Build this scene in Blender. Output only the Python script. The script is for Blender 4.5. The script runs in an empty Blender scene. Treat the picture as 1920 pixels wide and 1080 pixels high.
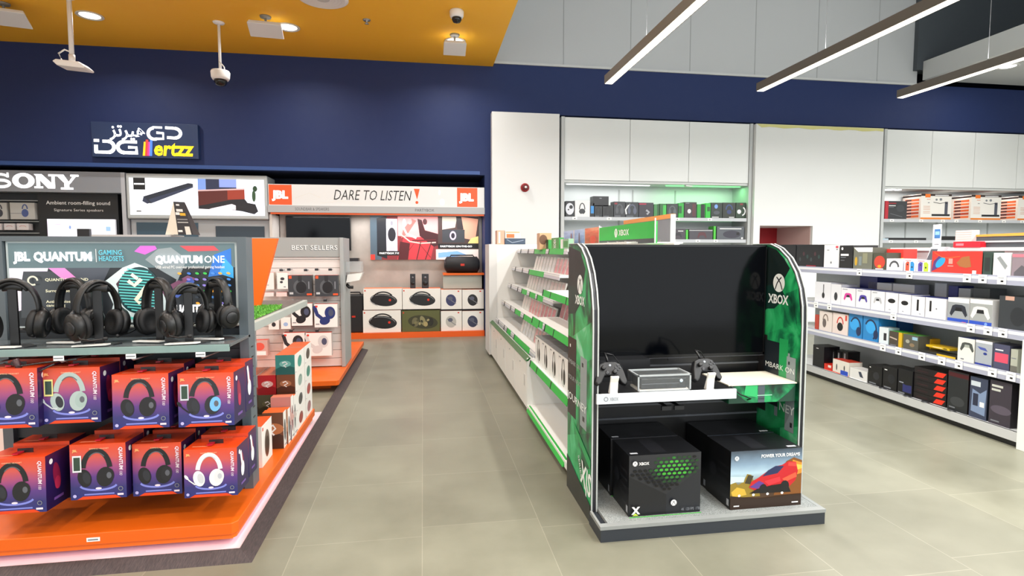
import bpy, math, random
from mathutils import Vector, Matrix
sc = bpy.context.scene
COL = sc.collection
R = math.radians
random.seed(4)

# ------------------------------------------------------------------ camera
FPX = 1050.0; CAMH = 1.55
PHI = math.atan((540-469)/FPX)
TH = math.atan((960-793)/FPX*math.cos(PHI))
FW = Vector((math.sin(TH)*math.cos(PHI), math.cos(TH)*math.cos(PHI), -math.sin(PHI)))
RT = Vector((math.cos(TH), -math.sin(TH), 0)); UP = RT.cross(FW)
CO = Vector((0, 0, CAMH))
cam = bpy.data.objects.new('camera', bpy.data.cameras.new('camera'))
COL.objects.link(cam); sc.camera = cam
cam.data.sensor_width = 36; cam.data.lens = FPX/1920*36
cam.data.clip_start = .02; cam.data.clip_end = 200
cam.matrix_world = Matrix(((RT.x, UP.x, -FW.x, CO.x), (RT.y, UP.y, -FW.y, CO.y), (RT.z, UP.z, -FW.z, CO.z), (0, 0, 0, 1)))

# ------------------------------------------------------------------ view and world (even white fill added through the open rear, an assumed shop front)
sc.view_settings.view_transform = 'Standard'; sc.view_settings.look = 'None'
sc.view_settings.gamma = 1; sc.view_settings.use_curve_mapping = False
sc.view_settings.exposure = 0.12
w = bpy.data.worlds.new('world'); sc.world = w; w.use_nodes = True
w.node_tree.nodes['Background'].inputs[0].default_value = (.93, .97, 1, 1)
w.node_tree.nodes['Background'].inputs[1].default_value = 1.7
sc.cycles.max_bounces = 6; sc.cycles.diffuse_bounces = 3; sc.cycles.glossy_bounces = 3
sc.cycles.transparent_max_bounces = 8; sc.cycles.caustics_reflective = False; sc.cycles.caustics_refractive = False
sc.cycles.sample_clamp_indirect = 4

def area(name, loc, size, power, color=(1, .985, .96), rot=(0, 0, 0), spread=180):
    l = bpy.data.lights.new(name, 'AREA'); l.shape = 'RECTANGLE'
    l.size, l.size_y = size; l.energy = power; l.color = color; l.spread = R(spread)
    o = bpy.data.objects.new(name, l); COL.objects.link(o); o.location = loc; o.rotation_euler = rot
    return o
# light given by the rows of ceiling lamps, with added fill lights (their fittings are built further down)
LINES = [2.31, 4.37, 6.45, 8.52, 10.6]  # the last two are added out of view to brighten the right cabinet
for i, x in enumerate(LINES):
    area('line_lamp_light', (x, 2.2, 3.60), (.10, 9.2), 235)
    area('added_uplight', (x, 2.2, 3.75), (.08, 9.2), 34, rot=(math.pi, 0, 0))  # upward light added above the lamps to brighten the upper wall
DOWN = [(-4.455, 8.68), (-1.88, 8.68), (.52, 8.85)]
for x in (-6.6, -4.2, -1.8, .4):
    for y in (6.0, 3.4, .8, -1.6):
        DOWN.append((x, y))
for y, e_ in ((8.87, 10), (5.5, 36), (2.0, 40)): area('bulkhead_and_fill_light', (10.52, y, 4.85), (.2, .2), e_)  # the two nearer ones are added unseen to brighten the right side
for x, y in DOWN:
    area('downlight_light', (x, y, 4.72), (.2, .2), 34 if y < 8 else 26, spread=150)

# ------------------------------------------------------------------ materials
def lin(h):
    h = h.lstrip('#'); c = [int(h[i:i+2], 16)/255 for i in (0, 2, 4)]
    return tuple(((v+.055)/1.055)**2.4 if v > .04045 else v/12.92 for v in c)+(1,)
MC = {}
def M(h, rough=.5, metal=0, emit=0, alpha=1, trans=0, coat=0):
    k = (h, rough, metal, emit, alpha, trans, coat)
    if k in MC: return MC[k]
    m = bpy.data.materials.new('mat_%s' % h.strip('#')); m.use_nodes = True
    b = m.node_tree.nodes['Principled BSDF']
    b.inputs['Base Color'].default_value = lin(h); b.inputs['Roughness'].default_value = rough
    b.inputs['Metallic'].default_value = metal
    if emit:
        b.inputs['Emission Color'].default_value = lin(h); b.inputs['Emission Strength'].default_value = emit
    if alpha < 1: b.inputs['Alpha'].default_value = alpha
    if trans: b.inputs['Transmission Weight'].default_value = trans; b.inputs['IOR'].default_value = 1.2
    if coat: b.inputs['Coat Weight'].default_value = coat
    # faint procedural unevenness so that no surface is perfectly flat in tone
    if not emit and alpha == 1 and not trans:
        nt = m.node_tree; tc = nt.nodes.new('ShaderNodeTexCoord'); n = nt.nodes.new('ShaderNodeTexNoise')
        n.inputs['Scale'].default_value = 9; n.inputs['Detail'].default_value = 3
        mr = nt.nodes.new('ShaderNodeMapRange'); mr.inputs['To Min'].default_value = max(.02, rough-.05); mr.inputs['To Max'].default_value = min(1, rough+.05)
        nt.links.new(tc.outputs['Object'], n.inputs['Vector']); nt.links.new(n.outputs['Fac'], mr.inputs['Value']); nt.links.new(mr.outputs[0], b.inputs['Roughness'])
    MC[k] = m; return m

def ramp_mat(name, stops, axis='Z', rough=.35, noise=0, nscale=3, emit=0, stretch=(1, 1, 1), coord='Generated', gain=1.0):
    """printed colour gradient along one axis of the object's own box, stirred by noise"""
    if name in MC: return MC[name]
    m = bpy.data.materials.new(name); m.use_nodes = True; nt = m.node_tree; N = nt.nodes; L = nt.links
    b = N['Principled BSDF']; b.inputs['Roughness'].default_value = rough
    tc = N.new('ShaderNodeTexCoord'); sp = N.new('ShaderNodeSeparateXYZ'); L.new(tc.outputs[coord], sp.inputs[0])
    cr = N.new('ShaderNodeValToRGB'); e = cr.color_ramp.elements
    while len(e) > 1: e.remove(e[-1])
    e[0].position = stops[0][0]; e[0].color = lin(stops[0][1])
    for p, h in stops[1:]:
        q = e.new(p); q.color = lin(h)
    fac = sp.outputs[axis]
    if noise:
        mp = N.new('ShaderNodeMapping'); mp.inputs['Scale'].default_value = stretch; L.new(tc.outputs[coord], mp.inputs[0])
        n = N.new('ShaderNodeTexNoise'); n.inputs['Scale'].default_value = nscale; n.inputs['Detail'].default_value = 5
        L.new(mp.outputs[0], n.inputs['Vector'])
        a = N.new('ShaderNodeMath'); a.operation = 'MULTIPLY_ADD'; a.inputs[1].default_value = noise; a.inputs[2].default_value = -noise*.5
        L.new(n.outputs['Fac'], a.inputs[0])
        s = N.new('ShaderNodeMath'); s.operation = 'MULTIPLY_ADD'; s.inputs[1].default_value = gain; L.new(fac, s.inputs[0]); L.new(a.outputs[0], s.inputs[2]); fac = s.outputs[0]
    L.new(fac, cr.inputs[0]); L.new(cr.outputs[0], b.inputs['Base Color'])
    if emit:
        L.new(cr.outputs[0], b.inputs['Emission Color']); b.inputs['Emission Strength'].default_value = emit
    MC[name] = m; return m

def floor_mat():
    m = bpy.data.materials.new('floor_tile'); m.use_nodes = True; nt = m.node_tree; N = nt.nodes; L = nt.links
    b = N['Principled BSDF']
    tc = N.new('ShaderNodeTexCoord'); mp = N.new('ShaderNodeMapping')
    mp.inputs['Rotation'].default_value = (0, 0, R(90)); mp.inputs['Location'].default_value = (.04, .02, 0)
    L.new(tc.outputs['Object'], mp.inputs[0])
    br = N.new('ShaderNodeTexBrick'); br.offset = .14; br.squash = 1
    br.inputs['Scale'].default_value = 1; br.inputs['Brick Width'].default_value = .735; br.inputs['Row Height'].default_value = .66
    br.inputs['Mortar Size'].default_value = .0022; br.inputs['Mortar Smooth'].default_value = .3
    br.inputs['Color1'].default_value = lin('#757465'); br.inputs['Color2'].default_value = lin('#7e7d6d'); br.inputs['Mortar'].default_value = lin('#928f7f')
    L.new(mp.outputs[0], br.inputs['Vector'])
    n = N.new('ShaderNodeTexNoise'); n.inputs['Scale'].default_value = 1.7; n.inputs['Detail'].default_value = 7; n.inputs['Roughness'].default_value = .6
    L.new(tc.outputs['Object'], n.inputs['Vector'])
    cr = N.new('ShaderNodeValToRGB'); cr.color_ramp.elements[0].color = (.8, .8, .78, 1); cr.color_ramp.elements[1].color = (1.12, 1.12, 1.13, 1)
    cr.color_ramp.elements[0].position = .3; cr.color_ramp.elements[1].position = .7
    L.new(n.outputs['Fac'], cr.inputs[0])
    mx = N.new('ShaderNodeMix'); mx.data_type = 'RGBA'; mx.blend_type = 'MULTIPLY'; mx.inputs[0].default_value = 1
    L.new(br.outputs['Color'], mx.inputs[6]); L.new(cr.outputs[0], mx.inputs[7]); L.new(mx.outputs[2], b.inputs['Base Color'])
    mr = N.new('ShaderNodeMapRange'); mr.inputs['To Min'].default_value = .28; mr.inputs['To Max'].default_value = .5
    L.new(n.outputs['Fac'], mr.inputs['Value']); L.new(mr.outputs[0], b.inputs['Roughness'])
    return m

def speck_mat(name, c1, c2, scale=220, rough=.8, metal=0, wave=None):
    if name in MC: return MC[name]
    m = bpy.data.materials.new(name); m.use_nodes = True; nt = m.node_tree; N = nt.nodes; L = nt.links
    b = N['Principled BSDF']; b.inputs['Roughness'].default_value = rough; b.inputs['Metallic'].default_value = metal
    tc = N.new('ShaderNodeTexCoord'); n = N.new('ShaderNodeTexNoise'); n.inputs['Scale'].default_value = scale; n.inputs['Detail'].default_value = 4
    mp = N.new('ShaderNodeMapping')
    if wave: mp.inputs['Scale'].default_value = wave
    L.new(tc.outputs['Object'], mp.inputs[0]); L.new(mp.outputs[0], n.inputs['Vector'])
    cr = N.new('ShaderNodeValToRGB'); cr.color_ramp.elements[0].color = lin(c1); cr.color_ramp.elements[1].color = lin(c2)
    cr.color_ramp.elements[0].position = .38; cr.color_ramp.elements[1].position = .62
    L.new(n.outputs['Fac'], cr.inputs[0]); L.new(cr.outputs[0], b.inputs['Base Color'])
    MC[name] = m; return m

WHITE = M('#e2e2df', .45); WPANEL = M('#e6e7e6', .4); GREYW = M('#b9bcbe', .5); BLACK = M('#0d0d0f', .45); BLK2 = M('#17181b', .35)
ORANGE = M('#e3620f', .4); GREEN = M('#2fae45', .45); DGREY = M('#3a4046', .5); MGREY = M('#6a7278', .5); STEEL = M('#a9adb2', .35, .6)
PW = M('#f4f4f4', .5)

# ------------------------------------------------------------------ mesh builder
class MB:
    def __init__(s): s.v = []; s.f = []; s.mi = []; s.m = []; s.sm = []; s.k = 0
    def slot(s, m):
        if m not in s.m: s.m.append(m)
        return s.m.index(m)
    def add(s, vs, fs, m, smooth=False):
        b = len(s.v); s.v += [tuple(p) for p in vs]; i = s.slot(m)
        for f in fs: s.f.append([b+q for q in f]); s.mi.append(i); s.sm.append(smooth)
        return s
    def box(s, x0, x1, y0, y1, z0, z1, m, mats=None):
        vs = [(x0, y0, z0), (x1, y0, z0), (x1, y1, z0), (x0, y1, z0), (x0, y0, z1), (x1, y0, z1), (x1, y1, z1), (x0, y1, z1)]
        fs = dict(F=(0, 1, 5, 4), R=(1, 2, 6, 5), K=(2, 3, 7, 6), L=(3, 0, 4, 7), T=(4, 5, 6, 7), B=(3, 2, 1, 0))
        b = len(s.v); s.v += vs
        for k, f in fs.items():
            s.f.append([b+q for q in f]); s.mi.append(s.slot((mats or {}).get(k, m))); s.sm.append(False)
        return s
    def prism(s, pts, a0, a1, m, plane='xz'):
        """outline pts in the given plane pushed from a0 to a1 along the third axis"""
        def P(p, a): return {'xz': (p[0], a, p[1]), 'yz': (a, p[0], p[1]), 'xy': (p[0], p[1], a)}[plane]
        n = len(pts); vs = [P(p, a0) for p in pts]+[P(p, a1) for p in pts]
        fs = [list(range(n)), list(range(2*n-1, n-1, -1))]+[[i, i+n, (i+1) % n+n, (i+1) % n] for i in range(n)]
        return s.add(vs, fs, m)
    def tube(s, path, r, m, seg=10, ry=None, cap=True, up=None):
        path = [Vector(p) for p in path]; vs = []; fs = []; n = len(path); ref = Vector(up or (0, 0, 1)); prev = None
        for i, p in enumerate(path):
            t = (path[min(i+1, n-1)]-path[max(i-1, 0)]).normalized()
            a = ref.cross(t)
            if a.length < .05: a = (prev or Vector((1, 0, 0))).copy(); a = (a-t*a.dot(t))
            a.normalize(); prev = a; bb = t.cross(a)
            rr = r[i] if isinstance(r, (list, tuple)) else r; r2 = (ry[i] if isinstance(ry, (list, tuple)) else ry) if ry else rr
            for j in range(seg):
                q = 2*math.pi*j/seg; vs.append(p+a*(math.cos(q)*rr)+bb*(math.sin(q)*r2))
        for i in range(n-1):
            for j in range(seg): fs.append([i*seg+j, i*seg+(j+1) % seg, (i+1)*seg+(j+1) % seg, (i+1)*seg+j])
        if cap: fs += [list(range(seg))[::-1], [(n-1)*seg+j for j in range(seg)]]
        return s.add(vs, fs, m, True)
    def lathe(s, prof, c, m, axis=(0, 0, 1), seg=24, sx=1.0):
        """profile of (radius, height) spun about an axis through c"""
        ax = Vector(axis).normalized(); a = ax.orthogonal().normalized()
        if abs(ax.z) < .9: a = Vector((0, 0, 1)).cross(ax).normalized()
        b = ax.cross(a); c = Vector(c); vs = []; fs = []; n = len(prof)
        for r, h in prof:
            for j in range(seg):
                q = 2*math.pi*j/seg; vs.append(c+ax*h+a*(math.cos(q)*r*sx)+b*(math.sin(q)*r))
        for i in range(n-1):
            for j in range(seg): fs.append([i*seg+j, i*seg+(j+1) % seg, (i+1)*seg+(j+1) % seg, (i+1)*seg+j])
        fs += [list(range(seg))[::-1], [(n-1)*seg+j for j in range(seg)]]
        return s.add(vs, fs, m, True)
    # ---- flat printing on the faces of the last carton
    def face(s, name, x0, x1, y0, y1, z0, z1):
        """choose a face to print on: coordinates run 0..width/height across and 0..1 up"""
        s.fn = name; s.bb = (x0, x1, y0, y1, z0, z1); s.k = 0
        s.H = (y1-y0) if name == 'T' else (z1-z0); s.a = ((y1-y0) if name in 'LR' else (x1-x0))/s.H
        return s
    def q(s, u, v, e):
        x0, x1, y0, y1, z0, z1 = s.bb; U = u*s.H; V = v*s.H
        return {'F': (x0+U, y0-e, z0+V), 'R': (x1+e, y0+U, z0+V), 'L': (x0-e, y1-U, z0+V), 'T': (x0+U, y0+V, z1+e), 'K': (x1-U, y1+e, z0+V)}[s.fn]
    def poly(s, pts, m):
        s.k += 1; e = .0004+.00018*s.k
        ar = sum(pts[i-1][0]*pts[i][1]-pts[i][0]*pts[i-1][1] for i in range(len(pts)))
        if ar < 0: pts = pts[::-1]
        return s.add([s.q(u, v, e) for u, v in pts], [list(range(len(pts)))], m)
    def rect(s, u0, v0, u1, v1, m): return s.poly([(u0, v0), (u1, v0), (u1, v1), (u0, v1)], m)
    def ell(s, cu, cv, ru, rv, m, rot=0, n=20):
        c, d = math.cos(R(rot)), math.sin(R(rot)); pts = []
        for i in range(n):
            t = 2*math.pi*i/n; x, y = ru*math.cos(t), rv*math.sin(t); pts.append((cu+x*c-y*d, cv+x*d+y*c))
        return s.poly(pts, m)
    def stroke(s, pts, w, m):
        s.k += 1; e = .0004+.00018*s.k; L = []; n = len(pts)
        for i in range(n):
            a = Vector(pts[max(i-1, 0)]); b = Vector(pts[min(i+1, n-1)]); d = (b-a); d = d.normalized() if d.length else Vector((1, 0)); nn = Vector((-d.y, d.x))*w/2
            p = Vector(pts[i]); L += [p-nn, p+nn]
        return s.add([s.q(p.x, p.y, e) for p in L], [[2*i, 2*i+2, 2*i+3, 2*i+1] for i in range(n-1)], m)
    def arc(s, cu, cv, ru, rv, a0, a1, w, m, n=14, rot=0):
        c, d = math.cos(R(rot)), math.sin(R(rot)); pts = []
        for i in range(n+1):
            t = R(a0+(a1-a0)*i/n); x, y = ru*math.cos(t), rv*math.sin(t); pts.append((cu+x*c-y*d, cv+x*d+y*c))
        return s.stroke(pts, w, m)
    def text(s, t, u, v, h, m, rot=0, al='l', bold=0, shear=0, sx=1, depth=0, w=None):
        vs, fs, wd = glyphs(t, bold, shear); s.k += 1; e = .0004+.00018*s.k
        h = h/.69; sx = w/(wd*h) if w else sx; o = {'l': 0, 'c': wd/2, 'r': wd}[al]; c, d = math.cos(R(rot)), math.sin(R(rot)); L = []
        for x, y in vs:
            X = (x-o)*h*sx; Y = y*h; L.append(s.q(u+X*c-Y*d, v+X*d+Y*c, e))
        s.add(L, fs, m)
        if depth:
            L2 = [s.q(u+((x-o)*h*sx)*c-(y*h)*d, v+((x-o)*h*sx)*d+(y*h)*c, e+depth) for x, y in vs]; s.add(L2, fs, m)
            ed = {}
            for f in fs:
                for i in range(len(f)):
                    a_, b_ = f[i], f[(i+1) % len(f)]; ed[(min(a_, b_), max(a_, b_))] = ed.get((min(a_, b_), max(a_, b_)), 0)+1
            n = len(L); s.add(L+L2, [[a_, b_, b_+n, a_+n] for (a_, b_), k in ed.items() if k == 1], m)
        return s
    def build(s, name, parent=None, loc=(0, 0, 0), rz=0, bevel=0, **kw):
        me = bpy.data.meshes.new(name); me.from_pydata(s.v, [], s.f)
        for m in s.m: me.materials.append(m)
        me.polygons.foreach_set('material_index', s.mi); me.polygons.foreach_set('use_smooth', s.sm); me.update()
        o = bpy.data.objects.new(name, me); COL.objects.link(o); o.location = loc; o.rotation_euler = (0, 0, rz)
        if parent: o.parent = parent
        if bevel:
            b = o.modifiers.new('bevel', 'BEVEL'); b.width = bevel; b.segments = 2; b.limit_method = 'ANGLE'; b.angle_limit = R(50)
        tag(o, **kw); return o

GC = {}
def glyphs(t, bold=0, shear=0):
    k = (t, bold, shear)
    if k in GC: return GC[k]
    c = bpy.data.curves.new('t', 'FONT'); c.body = t; c.size = 1; c.offset = bold; c.shear = shear; c.resolution_u = 2
    o = bpy.data.objects.new('t', c); me = bpy.data.meshes.new_from_object(o)
    vs = [(v.co.x, v.co.y) for v in me.vertices]; fs = []
    for p in me.polygons:
        f = list(p.vertices)
        if p.normal.z < 0: f = f[::-1]
        fs.append(f)
    wd = max([v[0] for v in vs] or [1])
    bpy.data.objects.remove(o); bpy.data.curves.remove(c); bpy.data.meshes.remove(me)
    GC[k] = (vs, fs, wd); return GC[k]

def tag(o, label=None, cat=None, group=None, kind=None):
    if label: o['label'] = label
    if cat: o['category'] = cat
    if group: o['group'] = group
    if kind: o['kind'] = kind
    return o
def thing(name, label, cat, loc=(0, 0, 0), rz=0, group=None):
    o = bpy.data.objects.new(name, None); COL.objects.link(o); o.location = loc; o.rotation_euler = (0, 0, rz); o.empty_display_size = .1
    return tag(o, label, cat, group)
def struct(name, mb, **k): return mb.build(name, kind='structure', **k)

# a pixel seen on a known plane of the place, used to read real positions off the photograph
def ray(px, py): return FW+RT*((px-960)/FPX)-UP*((py-540)/FPX)
def atY(px, py, y): d = ray(px, py); return CO+d*(y/d.y)
def atZ(px, py, z): d = ray(px, py); return CO+d*((z-CAMH)/d.z)
class Frame:
    """a fixture's own axes: x to its right seen from its front, y into it, z up"""
    def __init__(s, ox, oy, th): s.o = Vector((ox, oy, 0)); s.th = th; s.X = Vector((math.cos(th), math.sin(th), 0)); s.Y = Vector((-math.sin(th), math.cos(th), 0))
    def w(s, x, y, z): return s.o+s.X*x+s.Y*y+Vector((0, 0, z))
    def at(s, px, py, y):
        """frame x and z of a pixel on the plane at depth y"""
        d = ray(px, py); p0 = s.o+s.Y*y; t = (p0-CO).dot(s.Y)/d.dot(s.Y); p = CO+d*t-s.o; return p.dot(s.X), p.z

# ================================================================== THE SETTING
YW = 9.95
mb = MB().box(-8.5, 14, -4, 11.2, -.08, 0, floor_mat()); struct('floor', mb)
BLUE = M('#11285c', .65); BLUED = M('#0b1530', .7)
mb = MB()
mb.box(-8.5, 1.22, YW, 10.1, 2.87, 4.76, BLUE)                    # fascia over the display recess
mb.box(1.09, 1.22, YW, 11, 0, 2.87, BLUE)                          # its right jamb
mb.box(1.22, 14, YW, 10.1, 3.96, 4.82, BLUE)
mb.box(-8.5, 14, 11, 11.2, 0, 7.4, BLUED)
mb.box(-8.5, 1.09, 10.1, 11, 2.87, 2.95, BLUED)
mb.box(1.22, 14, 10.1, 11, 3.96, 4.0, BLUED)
struct('wall_back', mb)
mb = MB().box(-8.5, 1.0, YW-.05, YW, 2.87, 2.93, M('#2d4f8f', .35)); struct('lit_edge_strip', mb)  # added ledge in lighter blue, painting the light on the wall's lower edge
mb = MB().box(1.24, 9.7, YW, 10.1, 4.82, 7.4, M('#c3c6c9', .6)).box(1.24, 9.7, YW-.03, YW, 4.80, 4.84, M('#d0d2d2', .6))
for x in (2.5, 3.75, 4.9, 6.2, 7.5, 8.8): mb.box(x, x+.012, YW-.004, YW, 4.84, 7.4, M('#a4a7a9', .6))
struct('wall_upper', mb)
mb = MB().box(9.6, 14, 9.86, 10.1, 5.08, 7.4, M('#4a5157', .6)); struct('wall_dark_upper', mb)
mb = MB().box(9.73, 14, -4, 9.85, 4.88, 5.24, M('#d2d4d3', .6)); struct('ceiling_bulkhead', mb)
mb = MB().box(-8.5, 1.24, -4, YW, 4.75, 4.9, M('#ffbe2c', .6)).box(1.20, 1.24, -4, YW, 4.9, 7.4, M('#c8cacb', .6)); struct('ceiling', mb)
mb = MB().box(1.2, 14, -4, 11, 7.4, 7.5, M('#c8cacb', .6)); struct('ceiling_upper', mb)
mb = MB().box(-8.7, -8.5, -4, 11.2, 0, 4.9, M('#dadad8', .6)); struct('wall_left', mb)
mb = MB().box(14, 14.2, -4, 11.2, 0, 7.5, M('#dadad8', .6)); struct('wall_right', mb)
mb = MB().box(1.2, 2.40, 9.78, 10.99, 0, 3.94, WPANEL); struct('wall_pillar', mb, bevel=.004)
# second pillar with the niche cut into its face
nx0, nx1, nz0, nz1 = 6.26, 7.36, 1.25, 2.01
mb = MB()
for b in ((6.13, nx0, 0, 3.89), (nx1, 8.80, 0, 3.89), (nx0, nx1, 0, nz0), (nx0, nx1, nz1, 3.89)): mb.box(b[0], b[1], 9.72, 10.9, b[2], b[3], WPANEL)
mb.box(nx0, nx1, 10.8, 10.9, nz0, nz1, M('#a01722', .5)); mb.box(nx1-.01, nx1, 9.78, 10.8, nz0, nz1, M('#c9aaa4', .5))
p = struct('wall_pillar', mb)
mb = MB(); pts = [(6.14, 3.885), (8.79, 3.885)]
lo = [(8.79-.15*i, 3.83+.012*math.sin(i*1.7)) for i in range(18)]
mb.prism(pts+lo, 9.713, 9.719, M('#d9d48c', .5), 'xz'); mb.build('masking_tape', p)

# ------------------------------------------------------------------ ceiling things
def line_lamp(i, x):
    t = thing('line_lamp', ['grey linear ceiling lamp nearest the orange ceiling, glowing along its underside', 'middle grey linear ceiling lamp hanging between the two others', 'grey linear ceiling lamp at the upper right, seen before the bulkhead', 'added unseen grey linear lamp beyond the right edge, brightening the right cabinet', 'added unseen grey linear lamp farthest right, brightening the right cabinet'][i], 'lamp', (x, 6.87, 3.62), group='linear ceiling lamps')
    mb = MB().box(-.055, .055, -9.4, 0, .012, .10, M('#6d6760', .45)).box(-.055, -.045, -9.4, 0, 0, .012, M('#6d6760', .45)).box(.045, .055, -9.4, 0, 0, .012, M('#6d6760', .45)); mb.build('housing', t)
    MB().box(-.043, .043, -9.38, -.003, -.002, .011, M('#fff3dc', .5, emit=6)).build('diffuser', t)
    for y in (-1.2, -3.6, -6.2, -8.6): MB().tube([(0, y, .10), (0, y, 7.4-3.62)], .003, M('#77797c', .5), 5).build('hanging_cable', t)
for i, x in enumerate(LINES): line_lamp(i, x)
dn = {0: 'round ceiling downlight glowing beside the pole of the flat sensor', 1: 'round ceiling downlight glowing behind a flat white panel', 2: 'round ceiling downlight above the rightmost flat panel'}
for i, (x, y) in enumerate(DOWN):
    if i > 2 and y < 6: continue
    if i > 2: continue
    t = thing('downlight', dn[i], 'lamp', (x, y, 4.75), group='ceiling downlights')
    MB().lathe([(.11, 0), (.16, 0), (.165, -.01), (.155, -.018), (.135, -.016), (.12, -.004)], (0, 0, 0), M('#d8d5cc', .4)).build('trim_ring', t)
    MB().lathe([(.125, -.006), (.10, -.010), (.001, -.012)], (0, 0, 0), M('#fffaf0', .5, emit=5)).build('diffuser', t)
t = thing('downlight', 'small round downlight under the white bulkhead behind the rightmost linear lamp', 'lamp', (10.52, 8.87, 4.88))
MB().lathe([(.12, 0), (.17, 0), (.172, -.012), (.15, -.02), (.12, -.005)], (0, 0, 0), M('#e8e8e6', .4)).build('trim_ring', t)
MB().lathe([(.13, -.006), (.001, -.01)], (0, 0, 0), M('#ffffff', .5, emit=5)).build('diffuser', t)

def flat_panel(label, x, y, z, drop, sx, sy, rz, tilt):
    t = thing('ceiling_antenna_panel', label, 'antenna', (x, y, z), rz, 'flat white panels under the orange ceiling')
    MB().lathe([(.03, 0), (.075, 0), (.07, -.02), (.03, -.03)], (0, 0, 0), M('#8f8c86', .4)).tube([(0, 0, 0), (0, 0, -drop)], .016, M('#8f8c86', .4), 8).build('bracket', t)
    mb = MB().prism([(-sx/2, -.02), (sx/2, -.02), (sx/2-.02, .03), (-sx/2+.02, .03)], -sy/2, sy/2, M('#dcdcdc', .5), 'xz')
    o = mb.build('panel', t, loc=(0, 0, -drop-.06), bevel=.01); o.rotation_euler = (R(-tilt), 0, 0)
flat_panel('flat white ceiling panel at the top left corner, leftmost of the three', -5.35, 8.45, 4.75, .12, .52, .30, .25, 20)
flat_panel('flat white ceiling panel half hiding a lit downlight', -2.10, 8.35, 4.75, .12, .44, .28, .1, 20)
flat_panel('flat white ceiling panel hanging near the right end of the orange ceiling', .50, 8.6, 4.75, .14, .34, .28, 0, 20)

q_ = atZ(129, -6, 4.75); dz = 4.75-atY(138, 118, q_.y).z
t = thing('pole_sensor', 'flat white wireless sensor on a long white pole above the lit shop sign', 'sensor', (q_.x, q_.y, 4.75))
MB().lathe([(.02, 0), (.07, 0), (.06, -.02)], (0, 0, 0), PW).build('flange', t)
MB().tube([(0, 0, 0), (.0, 0, -dz+.10)], .028, PW, 10).build('pole', t)
MB().tube([(-.02, 0, -dz-.01), (-.12, 0, -dz+.03), (-.15, 0, -dz+.11), (-.08, 0, -dz+.16), (.0, 0, -dz+.13)], .010, PW, 6).build('cable', t)
MB().prism([(-.17, -dz-.015), (-.13, -dz+.01), (.13, -dz-.01), (.20, -dz-.07), (.19, -dz-.09), (-.12, -dz-.065)], -.11, .11, PW, 'xz').build('sensor_body', t, bevel=.01)
MB().lathe([(.035, -dz+.10), (.035, -dz-.01)], (0, 0, 0), PW).build('bracket', t)

def dome_camera(label, x, y, z, pole, s):
    t = thing('dome_camera', label, 'camera', (x, y, z), group='white dome security cameras')
    if pole:
        MB().lathe([(.02, 0), (.08, 0), (.07, -.015), (.02, -.03)], (0, 0, 0), PW).build('flange', t)
        MB().tube([(0, 0, 0), (.0, 0, -pole)], .02, PW, 10).build('pole', t)
        MB().tube([(.0, -.02, -pole+.12), (.06, -.03, -pole+.05), (.08, -.03, -pole-.06)], .008, PW, 6).build('cable', t)
    b = -pole
    MB().lathe([(.01*s, b), (.11*s, b), (.12*s, b-.02*s), (.115*s, b-.09*s), (.10*s, b-.12*s), (.01*s, b-.12*s)], (0, 0, 0), PW).build('housing', t)
    MB().lathe([(.08*s, b-.11*s), (.082*s, b-.15*s), (.06*s, b-.19*s), (.001, b-.21*s)], (0, 0, 0), M('#16181c', .12)).build('lens_dome', t)
q_ = atZ(410, 42, 4.75); dome_camera('white dome camera hanging on a white pole below the orange ceiling', q_.x, q_.y, 4.75, 4.75-atY(415, 133, q_.y).z, 1.05)
dome_camera('white dome camera fixed straight to the orange ceiling', .48, 7.75, 4.75, 0, .8)
t = thing('air_diffuser', 'round white ringed air diffuser in the orange ceiling', 'air vent', (-1.22, 7.62, 4.75))
MB().lathe([(.26, 0), (.31, 0), (.315, -.015), (.27, -.03), (.24, -.01)], (0, 0, 0), PW, seg=40).build('rim', t)
for k in range(5): r = .05+.045*k; MB().lathe([(r, -.005), (r+.03, -.03), (r+.034, -.026), (r+.006, -.002)], (0, 0, 0), PW if k else M('#cccccc'), seg=36).build('ring', t)
MB().lathe([(.24, -.001), (.001, -.002)], (0, 0, 0), M('#3c3c40', .7), seg=36).build('duct_plate', t)
t = thing('sprinkler_head', 'small metal sprinkler head in the orange ceiling', 'sprinkler', (-.74, 8.25, 4.75))
MB().lathe([(.01, 0), (.055, 0), (.05, -.01), (.015, -.012), (.012, -.05), (.03, -.055), (.001, -.06)], (0, 0, 0), STEEL, seg=16).build('deflector', t)

t = thing('fire_alarm_sounder', 'small round red alarm sounder on the white pillar', 'alarm', (1.78, 9.78, 2.645))
MB().lathe([(.075, 0), (.075, .03), (.06, .045)], (0, 0, 0), M('#a3121c', .4), axis=(0, -1, 0)).build('base', t)
MB().lathe([(.055, .045), (.05, .08), (.03, .095), (.001, .1)], (0, 0, 0), M('#6b2a30', .15), axis=(0, -1, 0)).build('lens', t)
MB().lathe([(.022, .1), (.015, .108), (.001, .11)], (0, 0, 0), PW, axis=(0, -1, 0)).build('lamp', t)

# ------------------------------------------------------------------ lit shop sign on the blue wall
LIT = M('#ffffff', .4, emit=1.6)
t = thing('wall_sign', 'dark blue shop sign with glowing white and yellow letters in two scripts', 'sign', (-5.13, 9.95, 3.02))
W_, H_ = 1.56, .55
MB().box(0, W_, -.08, 0, 0, H_, M('#243a63', .4)).build('sign_board', t, bevel=.004)
f = MB(); f.face('F', 0, W_, -.081, 0, 0, H_)
YEL = M('#ffd21a', .4, emit=1.3)
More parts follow.
